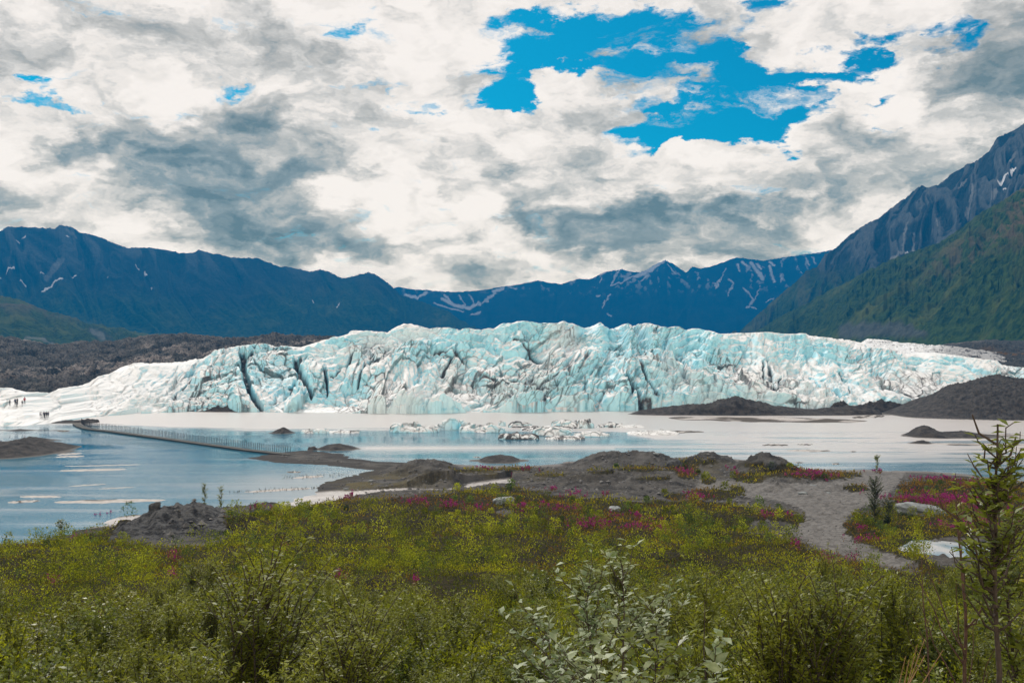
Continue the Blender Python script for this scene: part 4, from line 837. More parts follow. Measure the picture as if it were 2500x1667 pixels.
# far shrubs: rounded clumps of leaves between the low plants, too many to count
def clump_field(n, y0, y1, per):
    X, Y = sample_ground(n, y0, y1, near=0.0); a = zpx(X, Y)
    Z = gzs(X, Y); ok = veg_mask(X[None], Y[None], Z[None])[0] & (fbm(X/7, Y/7, 3, 211) > -.06)
    ok &= ~((rowof(X, Y, Z) < 1235) & (RU.uniform(size=n) < .6))
    X, Y, Z = X[ok], Y[ok], Z[ok]; m_ = len(X)
    H = np.interp(Y, [10, 25, 60, 120, 170], [1.3, 1.45, 1.45, 1.2, .8])*RU.uniform(.35, 1.2, m_); Rr = H*RU.uniform(.3, .5, m_)
    hue = RU.uniform(0, 1, m_)
    idx = np.repeat(np.arange(m_), per); n_ = len(idx)
    t_ = RU.uniform(.08, 1, n_)**.8; rad = Rr[idx]*np.sqrt(np.clip(1-(t_-.45)**2/.36, .02, 1))*RU.uniform(.25, 1.1, n_)
    an = RU.uniform(0, 2*np.pi, n_)
    B = np.stack([X[idx]+np.cos(an)*rad, Y[idx]+np.sin(an)*rad, Z[idx]+t_*H[idx]], 1)
    D = unit(np.stack([np.cos(an)*.7, np.sin(an)*.7, np.full(n_, .7)], 1)+RU.normal(size=(n_, 3))*.45); N = unit(np.cross(D, rdir(RU, n_)))
    sz = np.maximum(.045, Y[idx]*.00135)
    V, Fc = leaves(B, D, N, sz*RU.uniform(1.0, 2.0, n_), sz*RU.uniform(.45, .8, n_))
    c0 = np.array([0.038, 0.056, 0.009]); c1 = np.array([0.225, 0.235, 0.024]); c2 = np.array([.07, .10, .04])
    c = c0*(1-hue[idx])[:, None]+c1*hue[idx][:, None]; c = np.where((hue[idx] < .25)[:, None], c2*.9, c)*(RU.uniform(.6, 1.5, n_)*RU.uniform(.55, 1.5, m_)[idx])[:, None]
    return V, Fc, np.repeat(c, 4, 0)
parts_ += [clump_field(5200, 22, 170, 120), clump_field(800, 11, 28, 260)]
off = 0; VV = []; FF = []; CC = []
for V_, F_, c_ in parts_: VV.append(V_); FF.append(F_+off); CC.append(c_); off += len(V_)
tag(mesh_np('undergrowth', np.concatenate(VV), np.concatenate(FF), ML_COVER, attrs={'tint': np.concatenate(CC)}), 'yellow green low plants and small shrubs covering the slope', kind='stuff')
# ------------------------------------------------------------------ fireweed patches
def near_words(px, py):
    if px > 2040 and py < 1260: return 'on bank right of track'
    if px > 2040: return 'beside lower gravel track'
    if py < 1170: return 'on the grey shore mounds'
    if px < 600 and py < 1320: return 'by the dark rock knoll'
    if px < 600: return 'in shrubs below dark knoll'
    if py < 1300: return 'on upper green slope'
    return 'among lower slope shrubs'
SIZEW = ['tiny', 'small', 'broad', 'wide']
fire_n = {}
def fire_patch(k, px, py, rx, ry, s_):
    if s_ < .55 and rx < 40 and k % 2: return
    if rx > 80: s_ *= .6
    Yc = np.interp(-py, -_rw, _ys)
    for _ in range(12):
        z0 = gz((px-CX)/F*Yc, Yc); Yc = .5*Yc+.5*np.clip((EYE-z0-.4)*F/(py-HY), 3, 185)
    xc = (px-CX)/F*Yc; zc = gz(xc, Yc); sx = rx/F*Yc; sy = max(sx*.55, ry/F*Yc*Yc/max(EYE-zc, 1)*.8)
    sz = max(.030, Yc*.00125)
    n = int(np.clip(rx*ry*2.2*4/ (2.44**2)*1.1*min(s_, 1)/ max(1.0, (sz*1.4/Yc*995)**2*.6)*.55, 40, 2400))
    u = RU.normal(size=(n//6+3, 2))*.5; X = xc+u[:, 0]*sx; Y = np.maximum(3.5, Yc+u[:, 1]*sy); Z = gzs(X, Y)
    H = RU.uniform(.45, .85, len(X)) ; i = np.repeat(np.arange(len(X)), 6)
    t_ = RU.uniform(.55, 1.0, len(i)); B = np.stack([X[i]+RU.normal(size=len(i))*.03, Y[i]+RU.normal(size=len(i))*.03, Z[i]+H[i]*t_], 1)
    D = rdir(RU, len(i), .5); N = unit(np.cross(D, rdir(RU, len(i)))); V, Fc = leaves(B, D, N, sz*RU.uniform(1.0, 1.9, len(i)), sz*RU.uniform(.7, 1.2, len(i)))
    t2 = RU.uniform(.1, .7, len(i)); B2 = np.stack([X[i]+RU.normal(size=len(i))*.05, Y[i]+RU.normal(size=len(i))*.05, Z[i]+H[i]*t2], 1)
    V2, F2 = leaves(B2, rdir(RU, len(i), .8), N, sz*RU.uniform(1.2, 2.2, len(i)), sz*RU.uniform(.4, .8, len(i)))
    w_ = near_words(px, py)
    col = 'dull pink' if s_ < .7 else 'bright magenta' if s_ > 1.05 else 'purple pink'
    r = thing('fireweed_patch', '', 'fireweed patch', (xc, Yc, zc), 0, 'fireweed patches')
    fire_n.setdefault((col, w_), []).append((px, r))
    for nm, v_, f_, m_ in (('flowers', V, Fc, ML_FIRE), ('foliage', V2, F2, ML_FIRELEAF)):
        tag(mesh_np(nm, v_-np.array([xc, Yc, zc]), f_, m_, r), kind='stuff')
for k, p_ in enumerate(PATCH): fire_patch(k, *p_)

ORD = ['first', 'second', 'third', 'fourth', 'fifth', 'sixth', 'seventh', 'eighth', 'ninth', 'tenth', 'eleventh', 'twelfth', 'thirteenth', 'fourteenth', 'fifteenth', 'sixteenth', 'seventeenth', 'eighteenth', 'nineteenth', 'twentieth']
for (col, w_), l_ in fire_n.items():
    l_.sort(key=lambda q_: q_[0])
    for j, (px, r) in enumerate(l_): r['label'] = f'{col} fireweed {w_}, ' + (f'{ORD[j]} from left' if len(l_) > 1 else 'only one there')
# ================================================================== SHRUBS AND SAPLINGS, each one a thing
RS = np.random.default_rng(5)
def on(px, Y): x = (px-CX)/F*Y; return (x, Y, gz(x, Y)-.03)
def poplar(name, label, loc, h, rng, crown0=.3, nbr=22, blen=.34, LL=.065, LW=.036, per=11, lm=None, bm=None, rad=.02, lean=.03, up=1.6, bare_top=.0, group=None, cat='sapling', side_tops=0):
    """young poplar: one upright trunk, short rising side shoots, broad pointed leaves"""
    r = thing(name, label, cat, loc, 0, group)
    tr = stem_path(rng, h, lean, 14, .018)
    mb = MB().add(tube(tr, np.linspace(rad, rad*.22, 14)**1.0, 7)); mb.build('trunk', bm or M_BARK, r)
    br = MB(); PP = []; DD = []
    ts = np.sort(rng.uniform(crown0, 1-bare_top, nbr))
    for t0 in ts:
        b0 = along(tr, np.array([t0]))[0]; L = blen*h*.5*(1.15-abs(t0-.55))*rng.uniform(.6, 1.15); a = rng.uniform(0, 2*np.pi)
        n = 6; s = np.linspace(0, 1, n); out = np.stack([np.cos(a)*s*L*.62, np.sin(a)*s*L*.62, s**1.2*L*up*.5], 1)+b0
        out[1:] += rng.normal(size=(n-1, 3))*.012*h*.5
        br.add(tube(out, np.linspace(rad*.34, rad*.10, n), 4))
        m_ = max(4, int(per*rng.uniform(.7, 1.3))); PP.append(along(out, rng.uniform(.15, 1, m_)))
        aa = rng.uniform(0, 2*np.pi, m_); DD.append(unit(np.stack([np.cos(aa), np.sin(aa), rng.uniform(-.1, .9, m_)], 1)))
    if bare_top < .02:
        m_ = 10; PP.append(along(tr, rng.uniform(.85, 1, m_))); aa = rng.uniform(0, 2*np.pi, m_); DD.append(unit(np.stack([np.cos(aa), np.sin(aa), rng.uniform(.3, 1.4, m_)], 1)))
    for k in range(side_tops):
        t0 = rng.uniform(.86, .97); b0 = along(tr, np.array([t0]))[0]; a = k*2.6+rng.uniform(0, .6); L = .05*h
        br.add(tube(np.array([b0, b0+[math.cos(a)*L*.8, math.sin(a)*L*.3, L*.5], b0+[math.cos(a)*L*1.1, math.sin(a)*L*.3, L*1.3]]), [rad*.3, rad*.28, rad*.16], 5))
    br.build('branches', bm or M_BARK, r)
    PP = np.concatenate(PP); DD = np.concatenate(DD); n = len(PP)
    N = np.array([[0, 0, 1.0]])+rng.normal(size=(n, 3))*.35; N = unit(N-DD*(N*DD).sum(1, keepdims=True)); s_ = rng.uniform(.6, 1.15, n)
    V, Fc = leaves(PP, DD, N, LL*s_, LW*s_, .10); mesh_np('foliage', V, Fc, lm or ML_POPLAR, r)
    return r
# the plants that stand out, nearest first
poplar('poplar_sapling', 'tallest sapling at the right edge with a bare forked tip over the lake', on(2440, 5.6), 2.60, RS, .55, 62, .27, .080, .032, 12, ML_POPLAR, M_BARK, .024, .02, 1.5, .07, side_tops=3)
bpy.data.objects['poplar_sapling'].rotation_euler = (0, math.radians(-1.2), 0)
poplar('poplar_sapling', 'leafy sapling with a bare spear tip just right of the tallest one', on(2495, 6.0), 2.42, RS, .38, 44, .26, .08, .034, 14, ML_POPLAR, M_BARK, .018, .02, 2.0, .12)
poplar('poplar_sapling', 'thin twig topped sapling at the very right edge of the picture', on(2560, 6.4), 2.25, RS, .30, 50, .22, .08, .034, 14, ML_YEL, M_BARK, .014, .05, 1.8, .05)
poplar('poplar_sapling', 'sapling with bare forked brown branches left of the tallest one', on(2352, 6.6), 2.35, RS, .30, 15, .34, .05, .022, 5, ML_WILLOW, M_BARK2, .021, .03, 2.6, .0, side_tops=3)
poplar('poplar_sapling', 'thin reddish leafless twin stem left of the forked brown sapling', on(2278, 7.2), 2.05, RS, .4, 5, .2, .05, .02, 3, ML_WILLOW, M_BARK2, .012, .03, 2.8, .1)
poplar('poplar_sapling', 'pale leaved sapling with silvery leaves at the bottom centre', on(1515, 6.1), 1.88, RS, .15, 40, .40, .070, .032, 12, ML_PALE, M_BARK, .012, .02, 1.6)
poplar('poplar_sapling', 'shorter pale leaved sapling left of the central silvery one', on(1448, 6.0), 1.75, RS, .15, 34, .42, .068, .032, 12, ML_PALE, M_BARK, .011, .05, 1.6)
poplar('poplar_sapling', 'low spreading pale leaved sapling at the bottom left of the silvery pair', on(1372, 5.6), 1.5, RS, .10, 44, .72, .068, .032, 13, ML_PALE, M_BARK, .010, .05, 1.2)
poplar('poplar_sapling', 'pale leaved sapling directly right of the central silvery one', on(1585, 6.2), 1.6, RS, .12, 34, .6, .068, .032, 13, ML_PALE, M_BARK, .010, .05, 1.4)
poplar('poplar_sapling', 'small pale leaved shoot by itself right of bottom centre', on(1738, 5.6), 1.35, RS, .2, 12, .42, .10, .052, 8, ML_PALE, M_BARK, .009, .05, 1.3)
poplar('poplar_sapling', 'lowest pale leaved shoot at the bottom edge right of centre', on(1690, 5.3), 1.15, RS, .2, 12, .5, .09, .045, 8, ML_PALE, M_BARK, .009, .05, 1.3)
poplar('poplar_sapling', 'bare dark stem with a tuft of leaves right of the silvery saplings', on(1725, 8.0), 1.78, RS, .1, 9, .3, .055, .026, 8, ML_WILLOW, M_BARK, .013, .02, 1.6, .35)
poplar('poplar_sapling', 'yellow green poplar with a pointed top before the dark knoll', on(300, 19), 1.95, RS, .12, 46, .62, .075, .045, 20, ML_YEL, M_BARK, .02, .03, 1.6)
poplar('poplar_sapling', 'yellow green poplar right of the first below the dark knoll', on(365, 17), 1.5, RS, .12, 36, .6, .075, .045, 18, ML_YEL, M_BARK, .018, .05, 1.6)
poplar('poplar_sapling', 'yellow green poplar in the far left shrubs', on(95, 17), 1.5, RS, .12, 40, .8, .075, .045, 18, ML_YEL, M_BARK, .018, .05, 1.5)
poplar('spruce_sapling', 'dark pointed little tree standing by the gravel track', on(2136, 84), 3.7, RS, .03, 150, .62, .10, .055, 34, ML_DARK, M_BARK, .05, .0, 1.3)
poplar('spruce_sapling', 'smaller dark tree right against the pointed one by the track', on(2168, 82), 2.2, RS, .03, 90, .8, .10, .055, 30, ML_DARK, M_BARK, .04, .0, 1.2)
poplar('poplar_sapling', 'tiny leafy sapling on the shore beyond the grey track', on(2141, 158), 2.6, RS, .1, 22, .6, .28, .18, 12, ML_WILLOW, M_BARK, .04, .0, 1.4)
poplar('poplar_sapling', 'little sapling on the water edge at the far left rim', on(500, 80), 1.9, RS, .1, 26, .5, .14, .08, 14, ML_WILLOW, M_BARK, .03, .0, 1.6)
poplar('poplar_sapling', 'slim sapling breaking the waterline right of the dark knoll', on(540, 82), 2.3, RS, .1, 26, .4, .14, .08, 14, ML_WILLOW, M_BARK, .03, .0, 1.8)
poplar('poplar_sapling', 'bushy sapling on the crest left of the dark knoll', on(150, 70), 1.7, RS, .1, 30, .7, .13, .08, 16, ML_YEL, M_BARK, .03, .0, 1.3)
poplar('poplar_sapling', 'pale leaved sapling with thin leaves at the bottom edge under the silvery pair', on(1470, 5.0), 1.3, RS, .10, 44, .8, .075, .038, 10, ML_PALE, M_BARK, .010, .05, 1.2)
poplar('poplar_sapling', 'lowest left pale leaved sapling touching the bottom edge', on(1340, 5.1), 1.2, RS, .10, 34, .9, .075, .038, 10, ML_PALE, M_BARK, .010, .05, 1.2)
poplar('poplar_sapling', 'greener sapling squeezed between the silvery pair and the low spreading one', on(1410, 6.6), 1.5, RS, .12, 40, .6, .075, .036, 10, ML_POPLAR, M_BARK, .010, .05, 1.4)
poplar('poplar_sapling', 'green glossy sapling at the bottom edge under the pale shoot', on(1600, 5.4), 1.3, RS, .10, 40, .8, .075, .036, 10, ML_POPLAR, M_BARK, .010, .05, 1.3)
# dead leaning stalks, a bundle
r = thing('dead_stalks', 'bundle of dead straw coloured stalks leaning right above the shrubs', 'dead stalks', on(2120, 6.3))
for k in range(6):
    x0 = RS.uniform(-.02, .03); tip = np.array([.30+RS.uniform(-.10, .16), RS.uniform(-.1, .1), 1.45+RS.uniform(-.28, .25)]); mid = np.array([.12, 0, .75])+RS.normal(size=3)*.02
    MB().add(tube(np.array([[x0, 0, 0], mid*.5, mid, (mid+tip)/2+RS.normal(size=3)*.02, tip]), [.007, .006, .005, .004, .002], 5)).build('stalk', M_DEAD, r)
# willow bushes: a few models, copied
models = []
specs = [dict(h=1.3, stems=14, spread=.40, lpm=130, LL=.06, LW=.02), dict(h=1.05, stems=16, spread=.55, lpm=140, LL=.055, LW=.02), dict(h=1.5, stems=11, spread=.28, lpm=120, bare=.25, LL=.062, LW=.02), dict(h=.95, stems=18, spread=.7, lpm=140, LL=.05, LW=.022), dict(h=1.25, stems=12, spread=.45, lpm=100, LL=.066, LW=.032), dict(h=1.6, stems=8, spread=.12, lpm=115, bare=.34, side=9, rad=.014)]
lms = [ML_WILLOW, ML_WILLOW, ML_WILLOW, ML_YEL, ML_POPLAR, ML_WILLOW]
def zone(px, Y):
    lr = 'far left' if px < 420 else 'left' if px < 900 else 'middle' if px < 1500 else 'right' if px < 2050 else 'far right'
    nf = 'bottom edge' if Y < 9 else 'lower slope' if Y < 14 else 'mid slope' if Y < 22 else 'upper slope'
    return nf, lr
KIND = ['rounded green willow bush', 'low spreading willow bush', 'upright willow bush', 'yellow green bush', 'broad leaved green bush', 'tall bare stemmed willow']
first = {}
def place_bush(k, px, Y, sc, label=None, rz=None):
    x, y, z = on(px, Y); rz = RS.uniform(0, 6.28) if rz is None else rz; nf, lr = zone(px, Y)
    lab = label or f'{KIND[k]}, {lr} {nf}'; cur = []
    if k not in first:
        first[k] = shrub('willow_bush', lab, 'bush', (x, y, z), rz, 'willow bushes on the slope', willow_parts(RS, **specs[k]), lms[k], M_BARK, 1.0); first[k].scale = (sc, sc, sc)
    else: copy_thing(first[k], (x, y, z), rz, (sc, sc, sc*RS.uniform(.9, 1.12)), lab)
NAMED = [(5,640,9.6,1.5,'tallest bare stemmed willow left of centre, rising over its neighbours'),(5,600,9.0,1.35,'dark stemmed willow leaning against the tallest left one'),(5,690,10.5,1.5,'bare stemmed willow just right of the tallest left one'),
  (2,655,13.5,1.6,'leafy willow crown reaching highest above the middle left'),(5,838,8.2,1.15,'forked dark willow with a thick stem at the lower left centre'),(5,870,9.4,1.2,'thin forked willow behind the thick stemmed one'),
  (2,2010,9.0,1.35,'tall narrow willow directly below the gravel track'),(5,2035,8.6,1.2,'dark stemmed willow below the gravel track'),(2,1850,9.0,1.2,'upright willow left of the narrow one below the track'),(5,1905,8.6,1.15,'twiggy willow between two willows below the track'),(2,350,12.5,1.1,'big leafy willow below the yellow poplars'),
  (4,130,9.5,1.1,'large glossy bush at the bottom left'),(4,30,8.5,1.0,'glossy bush cut by the left picture edge'),(0,240,10.5,1.1,'dense bush between glossy bush and pink flowers'),(2,1040,9.0,.8,'small upright willow at the bottom middle'),(4,2250,8.5,1.0,'glossy bush below the thin reddish stems'),(4,2400,8.0,1.0,'glossy bush around the foot of the tallest sapling'),(0,1690,9.5,1.2,'dense willow behind the pale shoots')]
used = []
for (k, px, Y, sc, lab) in NAMED: place_bush(k, px, Y, sc, lab); used.append(((px-CX)/F*Y, Y))
cnt = 0; tries = 0
while cnt < 265 and tries < 6000:
    tries += 1
    Y = float(np.interp(RS.uniform(), [0, .30, .62, .85, 1], [6.3, 10, 16, 24, 36])); px = RS.uniform(-120, 2620); x = (px-CX)/F*Y
    if fbm(np.array([x/5.5]), np.array([Y/5.5]), 3, 501)[0] < -.16: continue
    if px > 1200 and px < 1800 and Y < 7.5: continue
    dmin = .45+.012*Y
    if any((x-a)**2+(Y-b)**2 < dmin*dmin for a, b in used): continue
    k = int(RS.choice([0, 1, 2, 3, 4, 5], p=[.26, .2, .2, .14, .12, .08])); sc = RS.uniform(.75, 1.3)*(.66 if Y < 9 else 1.0 if Y < 13 else 1.22)
    place_bush(k, px, Y, sc); used.append((x, Y)); cnt += 1
bl_ = {}
for o_ in list(C.objects):
    if o_.get('category') == 'bush': bl_.setdefault(o_['label'], []).append(o_)
for lab, l_ in bl_.items():
    if len(l_) > 1:
        l_.sort(key=lambda o_: o_.location[0]/max(1.0, o_.location[1]))
        for j, o_ in enumerate(l_): o_['label'] = f'{lab}, {ORD[min(j, 19)]} of its kind there from left'
# ================================================================== BOULDERS
def boulder(name, label, loc, dim, rot, seed, mat, group=None, squash=.25):
    n = 26; u, v = np.meshgrid(np.linspace(0, 2*np.pi, n*2, endpoint=False), np.linspace(.02, np.pi-.02, n))
    X = np.cos(u)*np.sin(v); Y = np.sin(u)*np.sin(v); Z = np.cos(v)
    p = 3.2; k_ = (np.abs(X)**p+np.abs(Y)**p+np.abs(Z)**p)**(-1/p); X, Y, Z = X*k_, Y*k_, Z*k_
    d_ = 1+.14*fbm(X*1.4+seed, Y*1.4+Z*1.1, 4, seed)+.05*ridged(X*3+Z*2, Y*3+seed, 3, seed+1)
    X, Y, Z = X*d_*dim[0], Y*d_*dim[1], Z*d_*dim[2]
    Z += squash*dim[2]*X/dim[0]
    V = np.stack([X.ravel(), Y.ravel(), Z.ravel()], 1); r_, c_ = X.shape; i = np.arange(r_*c_).reshape(r_, c_); j = np.roll(i, -1, 1)
    Fc = np.stack([i[:-1], i[1:], j[1:], j[:-1]], -1).reshape(-1, 4); Fc = np.concatenate([Fc, [[i[0, 0], i[0, n//2], i[0, n], i[0, n+n//2]], [i[-1, n+n//2], i[-1, n], i[-1, n//2], i[-1, 0]]]])
    o = mesh_np(name, V, Fc, mat, loc=loc); o.rotation_euler = rot; return tag(o, label, 'boulder', group)
M_ROCK = simple_mat('pale boulder stone', (0.20, 0.215, 0.215), .75, .45, 2.5, .3, .15)
M_ROCK2 = simple_mat('dark boulder stone', (0.07, 0.07, 0.07), .9, .5, 2.5, .2, .12)
x, y, z = on(2245, 92); boulder('boulder', 'long flat pale boulder in the fireweed right of the track', (x, y, z+.6), (2.0, 1.0, .55), (0, .16, -.25), 3, M_ROCK)
x, y, z = on(378, 77); boulder('boulder', 'single dark stone on top of the rock knoll', (x, y, z+.25), (.42, .35, .32), (0, 0, .4), 5, M_ROCK2)
for k, (px, Y, s_, lab) in enumerate([(1645,160,1.1,'dark upright stone on the shore between two gravel mounds'),(1886,152,.8,'dark stone on the top of the right gravel mound'),(1600,167,.5,'pale stone left of the upright one on the shore'),(1985,135,.45,'pale stone on the bare gravel by the track'),(1960,118,.5,'flat pale stone left of the gravel track'),(1230,105,1.1,'pale flat slab showing among the plants of the green slope'),
    (1500,97,.7,'pale slab beside the central fireweed'),(1556,150,.3,'small pale stone before the large dark mound'),(845,140,.35,'white stone on the grassy spit'),(905,147,.4,'white stone farther up the grassy spit'),(2020,128,.4,'small grey stone near the track bend'),(1770,130,.35,'small stone on the grey flat left of the track')]):
    x, y, z = on(px, Y); boulder('boulder', lab, (x, y, z+s_*.25), (s_, s_*.8, s_*(.75 if k < 2 else .35)), (0, 0, k*1.3), 10+k, M_ROCK2 if k < 2 else M_ROCK, 'stones lying on the gravel')
# small stones strewn on the gravel, uncounted
n = 15000; X, Y = sample_ground(n, 70, 190, 400, 2700); Z = gzs(X, Y); ok = (Z > .1) & ~veg_mask(X[None], Y[None], Z[None])[0]; X, Y, Z = X[ok], Y[ok], Z[ok]; n = len(X)
s_ = (.05+.30*RS.uniform(0, 1, n)**4)*np.where(in_poly(zpx(X, Y), rowof(X, Y, Z), [(p_[0], p_[1]) for p_ in PATH_PX]), .35, 1.0); base = np.array([[1,0,0],[0,1,0],[-1,0,0],[0,-1,0],[0,0,.8],[0,0,-.4]], float)
V = base[None]*RS.uniform(.6, 1.2, (n, 6, 1))*s_[:, None, None]; V = V+np.stack([X, Y, Z+s_*.2], 1)[:, None]
T3 = np.array([[0,1,4],[1,2,4],[2,3,4],[3,0,4],[1,0,5],[2,1,5],[3,2,5],[0,3,5]]); Fc = (T3[None]+np.arange(n)[:, None, None]*6).reshape(-1, 3)
tag(mesh_np('pebbles', V.reshape(-1, 3), Fc, simple_mat('stone chips', (0.15, 0.145, 0.14), .9, .6, .5), smooth=False), 'small stones strewn over the grey gravel', kind='stuff')
# reeds standing in the shallows of the left pool
def reed_strip(label, p0, p1, n, hgt=.5, sp=2.0):
    t_ = RS.uniform(0, 1, n); px = p0[0]+(p1[0]-p0[0])*t_; py = p0[1]+(p1[1]-p0[1])*t_+RS.normal(size=n)*sp
    Y = EYE*F/(py-HY); X = (px-CX)/F*Y; D = rdir(RS, n, 2.5, .5); N = unit(np.cross(D, rdir(RS, n)))
    V, Fc = leaves(np.stack([X, Y, X*0-.05], 1), D, N, RS.uniform(.3, 1.0, n)*hgt, np.full(n, .07)); c = np.array([(X.mean()), Y.mean(), 0])
    tag(mesh_np('reeds', V-c, Fc, M_DEADG, loc=c), label, kind='stuff')
M_DEADG = simple_mat('dull reed', (0.06, 0.06, 0.03), .9, .3, 3)
reed_strip('sparse reeds along the white bar before the spit', (560, 1202), (790, 1192), 150, .5)
reed_strip('sparse reeds by the short white bar', (690, 1166), (860, 1158), 120, .5, 3)
reed_strip('dark weeds on the far side of the left pool', (150, 1092), (300, 1086), 140, .4, 3)
# ================================================================== FLOATING WALKWAY with its row of posts
M_WOOD = simple_mat('weathered deck boards', (0.045, 0.042, 0.034), .85, .4, .8); M_FLOAT = simple_mat('dark float', (0.022, 0.022, 0.024), .6, .3, 2); M_POST = simple_mat('dark metal post', (0.03, 0.03, 0.035), .6, .2, 2)
WALK = [(186,1034),(196,1040),(212,1045),(232,1048),(262,1051),(330,1060),(420,1072),(520,1086),(610,1098),(680,1106),(712,1109)]
wp = np.array([G(px, py, .25) for px, py in WALK]); seg = np.concatenate([[0], np.cumsum(np.hypot(*np.diff(wp, axis=0).T))]); TOT = seg[-1]
ss = np.linspace(0, TOT, 160); cxs = np.interp(ss, seg, wp[:, 0]); cys = np.interp(ss, seg, wp[:, 1]); tx = np.gradient(cxs); ty = np.gradient(cys); ln = np.hypot(tx, ty); nx, ny = -ty/ln, tx/ln
wk = thing('boardwalk', 'long low floating walkway with a row of thin posts across the pool', 'boardwalk', (wp[:, 0].mean(), wp[:, 1].mean(), 0)); wo = np.array([wp[:, 0].mean(), wp[:, 1].mean(), 0])
def ribbon(name, hw, z0, z1, mat):
    R_ = [(-hw, z0), (-hw, z1), (hw, z1), (hw, z0), (-hw, z0)]
    X = np.stack([cxs+nx*a for a, _ in R_], 1); Y = np.stack([cys+ny*a for a, _ in R_], 1); Z = np.stack([cxs*0+zz_ for _, zz_ in R_], 1)
    V = np.stack([X.ravel(), Y.ravel(), Z.ravel()], 1)-wo; return mesh_np(name, V, grid_faces(160, 5), mat, wk, smooth=False)
ribbon('float', .85, -.25, .20, M_FLOAT); ribbon('deck', .95, .203, .28, M_WOOD)
np_ = 150; sp = np.linspace(TOT*.02, TOT*.985, np_); order = np.argsort(sp)[::-1]; rest = MB()
for rank, q_ in enumerate(order):
    s = sp[q_]; x = np.interp(s, ss, cxs)+np.interp(s, ss, nx)*1.05*(1 if np.interp(s, ss, ny) > 0 else -1); y = np.interp(s, ss, cys)+np.interp(s, ss, ny)*1.05*(1 if np.interp(s, ss, ny) > 0 else -1)
    h_ = 1.65+RS.uniform(-.12, .12); l_ = RS.normal()*.03
    tb = tube(np.array([[0, 0, .30], [l_, 0, h_]])+[0, 0, 0], [.062, .055], 5)
    if rank < 100: MB().add(tb).build('post', M_POST, wk, loc=(x-wo[0], y-wo[1], 0))
    else: rest.add((tb[0]+np.array([x-wo[0], y-wo[1], 0]), tb[1]))
tag(rest.build('posts', M_POST, wk), kind='stuff')
# ================================================================== PEOPLE on the ice and the shore
def cmat(n, c): return simple_mat(n, c, .8, .1, 5)
M_NAVY = cmat('navy jacket', (0.015, 0.02, 0.06)); M_BLACK = cmat('black cloth', (0.012, 0.012, 0.014)); M_REDJ = cmat('red jacket', (0.35, 0.04, 0.05)); M_SKIN = cmat('skin', (0.45, 0.28, 0.20)); M_HELM = cmat('helmet shell', (0.08, 0.08, 0.10))
def person(label, loc, rz, jacket, stride=.12, arm=.2, h=1.75):
    me = bpy.data.meshes.new('person'); k = h/1.75
    J = dict(pel=(0,0,.95), spi=(0,0,1.15), che=(0,.01,1.38), nek=(0,.02,1.50), hed=(0,.03,1.62), top=(0,.02,1.74),
      hl=(-.10,0,.90), kl=(-.12,-stride*.6,.50), al=(-.12,-stride,.09), tl=(-.13,-stride+.16,.04), hr=(.10,0,.90), kr=(.12,stride*.9,.50), ar=(.12,stride,.09), tr=(.13,stride+.16,.04),
      sl=(-.19,0,1.42), el=(-.27,-arm*.3,1.15), wl=(-.28,arm*.6,.92), fl=(-.27,arm*.6+.05,.80), sr=(.19,0,1.42), er=(.27,arm*.3,1.15), wr=(.28,arm,.92), fr=(.27,arm+.05,.80))
    R_ = dict(pel=.155, spi=.14, che=.165, nek=.065, hed=.105, top=.07, hl=.095, kl=.065, al=.05, tl=.045, hr=.095, kr=.065, ar=.05, tr=.045, sl=.07, el=.052, wl=.04, fl=.035, sr=.07, er=.052, wr=.04, fr=.035)
    Ks = list(J); ed = [('pel','spi'),('spi','che'),('che','nek'),('nek','hed'),('hed','top'),('pel','hl'),('hl','kl'),('kl','al'),('al','tl'),('pel','hr'),('hr','kr'),('kr','ar'),('ar','tr'),('che','sl'),('sl','el'),('el','wl'),('wl','fl'),('che','sr'),('sr','er'),('er','wr'),('wr','fr')]
    me.from_pydata([tuple(c*k for c in J[q_]) for q_ in Ks], [(Ks.index(a), Ks.index(b)) for a, b in ed], [])
    o = bpy.data.objects.new('person_body', me); C.objects.link(o)
    md = o.modifiers.new('skin', 'SKIN'); sv = me.skin_vertices[0].data if me.skin_vertices else None
    if sv is None:
        import bmesh
        bm_ = bmesh.new(); bm_.from_mesh(me); bm_.verts.layers.skin.verify(); bm_.to_mesh(me); bm_.free(); sv = me.skin_vertices[0].data
    for i, q_ in enumerate(Ks): sv[i].radius = (R_[q_]*k, R_[q_]*k*(.72 if q_ in ('pel', 'spi', 'che') else 1)); sv[i].use_root = q_ == 'pel'
    sb = o.modifiers.new('sub', 'SUBSURF'); sb.levels = 1; sb.render_levels = 1
    dg = bpy.context.evaluated_depsgraph_get(); m2 = bpy.data.meshes.new_from_object(o.evaluated_get(dg)); bpy.data.objects.remove(o)
    m2.name = 'body'; m2.materials.clear()
    for m_ in (M_BLACK, jacket, M_SKIN): m2.materials.append(m_)
    for p_ in m2.polygons:
        z_ = p_.center[2]/k; ax = abs(p_.center[0])/k
        p_.material_index = 1 if (.98 < z_ < 1.50 or (ax > .2 and z_ > .9)) else 2 if (z_ >= 1.50 or (ax > .2 and z_ <= .9 and z_ > .72)) else 0
        p_.use_smooth = True
    r = thing('person', label, 'person', loc, rz, 'hikers on the ice'); b_ = bpy.data.objects.new('body', m2); link(b_, r)
    n = 10; u, v = np.meshgrid(np.linspace(0, 2*np.pi, 14), np.linspace(0, np.pi*.52, n)); V = np.stack([.125*np.cos(u)*np.sin(v), .14*np.sin(u)*np.sin(v)+.03, .13*np.cos(v)+1.655], -1).reshape(-1, 3)*k
    mesh_np('helmet', V, grid_faces(n, 14), M_HELM, r); return r
_dg = bpy.context.evaluated_depsgraph_get()
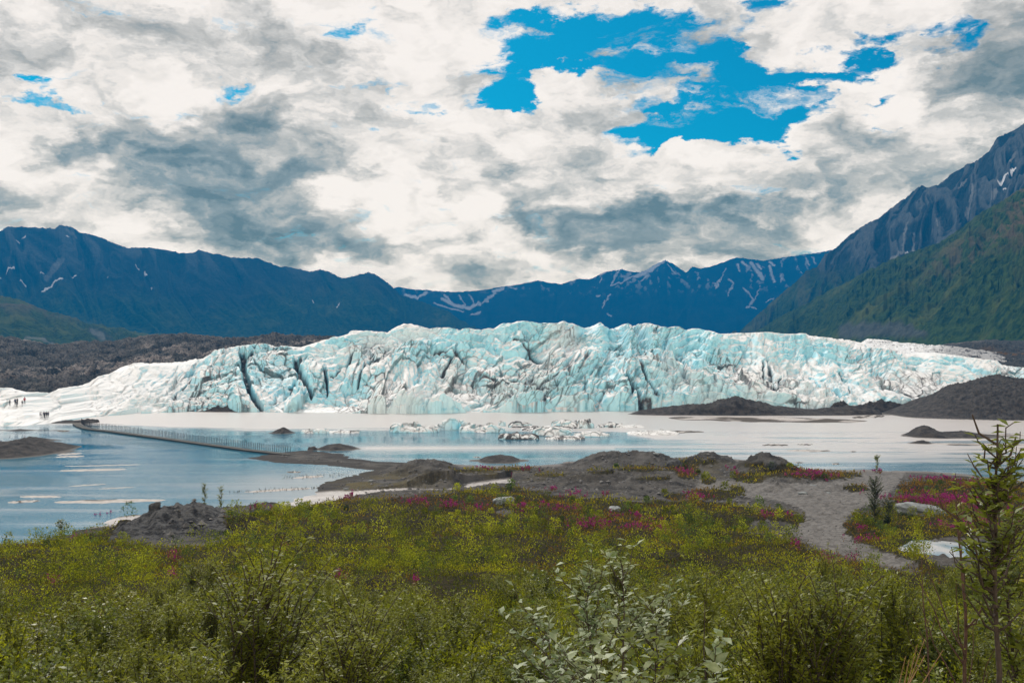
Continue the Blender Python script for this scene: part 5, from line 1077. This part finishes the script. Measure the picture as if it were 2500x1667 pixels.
def ice_spot(px, py):
    from mathutils import Vector as V3
    o_ = V3((0, 0, EYE)); d_ = V3(((px-CX)/F, 1, -(py-HY)/F)).normalized()
    ok, loc, *_r = SC.ray_cast(bpy.context.evaluated_depsgraph_get(), o_, d_)
    return tuple(loc) if ok else (*G(px, py), 0)
def hazefree(f):
    hz_ = bpy.data.objects.get('haze'); hz_.hide_viewport = True; bpy.context.view_layer.update(); r_ = f(); hz_.hide_viewport = False; return r_
SP = [(24,991,M_BLACK,'hiker in black, leftmost of the upper group on the ice'),(37,988,M_NAVY,'hiker in navy, second of the upper group on the ice'),(42,987,M_BLACK,'hiker in black right behind the second one of the upper group'),(41,993,M_BLACK,'hiker standing lowest in the middle of the upper group'),(54,992,M_BLACK,'hiker in black beside the red jacket'),(60,986,M_REDJ,'hiker in a red jacket, tallest of the upper group')]
SP += [(98,1021,M_NAVY,'leftmost hiker of the close line at the ice foot'),(102.5,1021,M_NAVY,'second hiker from left in the close line'),(107,1020,M_NAVY,'third hiker from left in the close line'),(109.5,1022,M_BLACK,'fourth hiker from left, front of the close line'),(113,1020,M_BLACK,'fifth hiker from left in the close line'),(117.5,1020,M_NAVY,'rightmost hiker of the close line at the ice foot')]
spots = hazefree(lambda: [ice_spot(p_[0], p_[1]) for p_ in SP])
for k, (p_, l_) in enumerate(zip(SP, spots)): person(p_[3], l_, RS.uniform(0, 6.28), p_[2], RS.uniform(.02, .16), RS.uniform(0, .25), 1.75*(1.12 if k == 5 else 1))
print('people', [tuple(round(v, 1) for v in l_) for l_ in spots])

# the small pale puddle beside the lower track
U_, V_ = np.meshgrid(np.linspace(0, 2*np.pi, 60), np.linspace(0, 1, 12)); rr_ = V_*(4.3+.5*perlin(np.cos(U_)*1.3, np.sin(U_)*1.3, 88))
tag(grid_mesh('puddle', 30+rr_*np.cos(U_)*.86, 67+rr_*np.sin(U_)*1.05, U_*0+6.22, M_WATER, {'silt': np.clip(.5+.5*fbm(np.cos(U_)*rr_*.5, np.sin(U_)*rr_*.5, 3, 89), 0, .8)}), 'small pale puddle beside the lower gravel track', kind='structure')
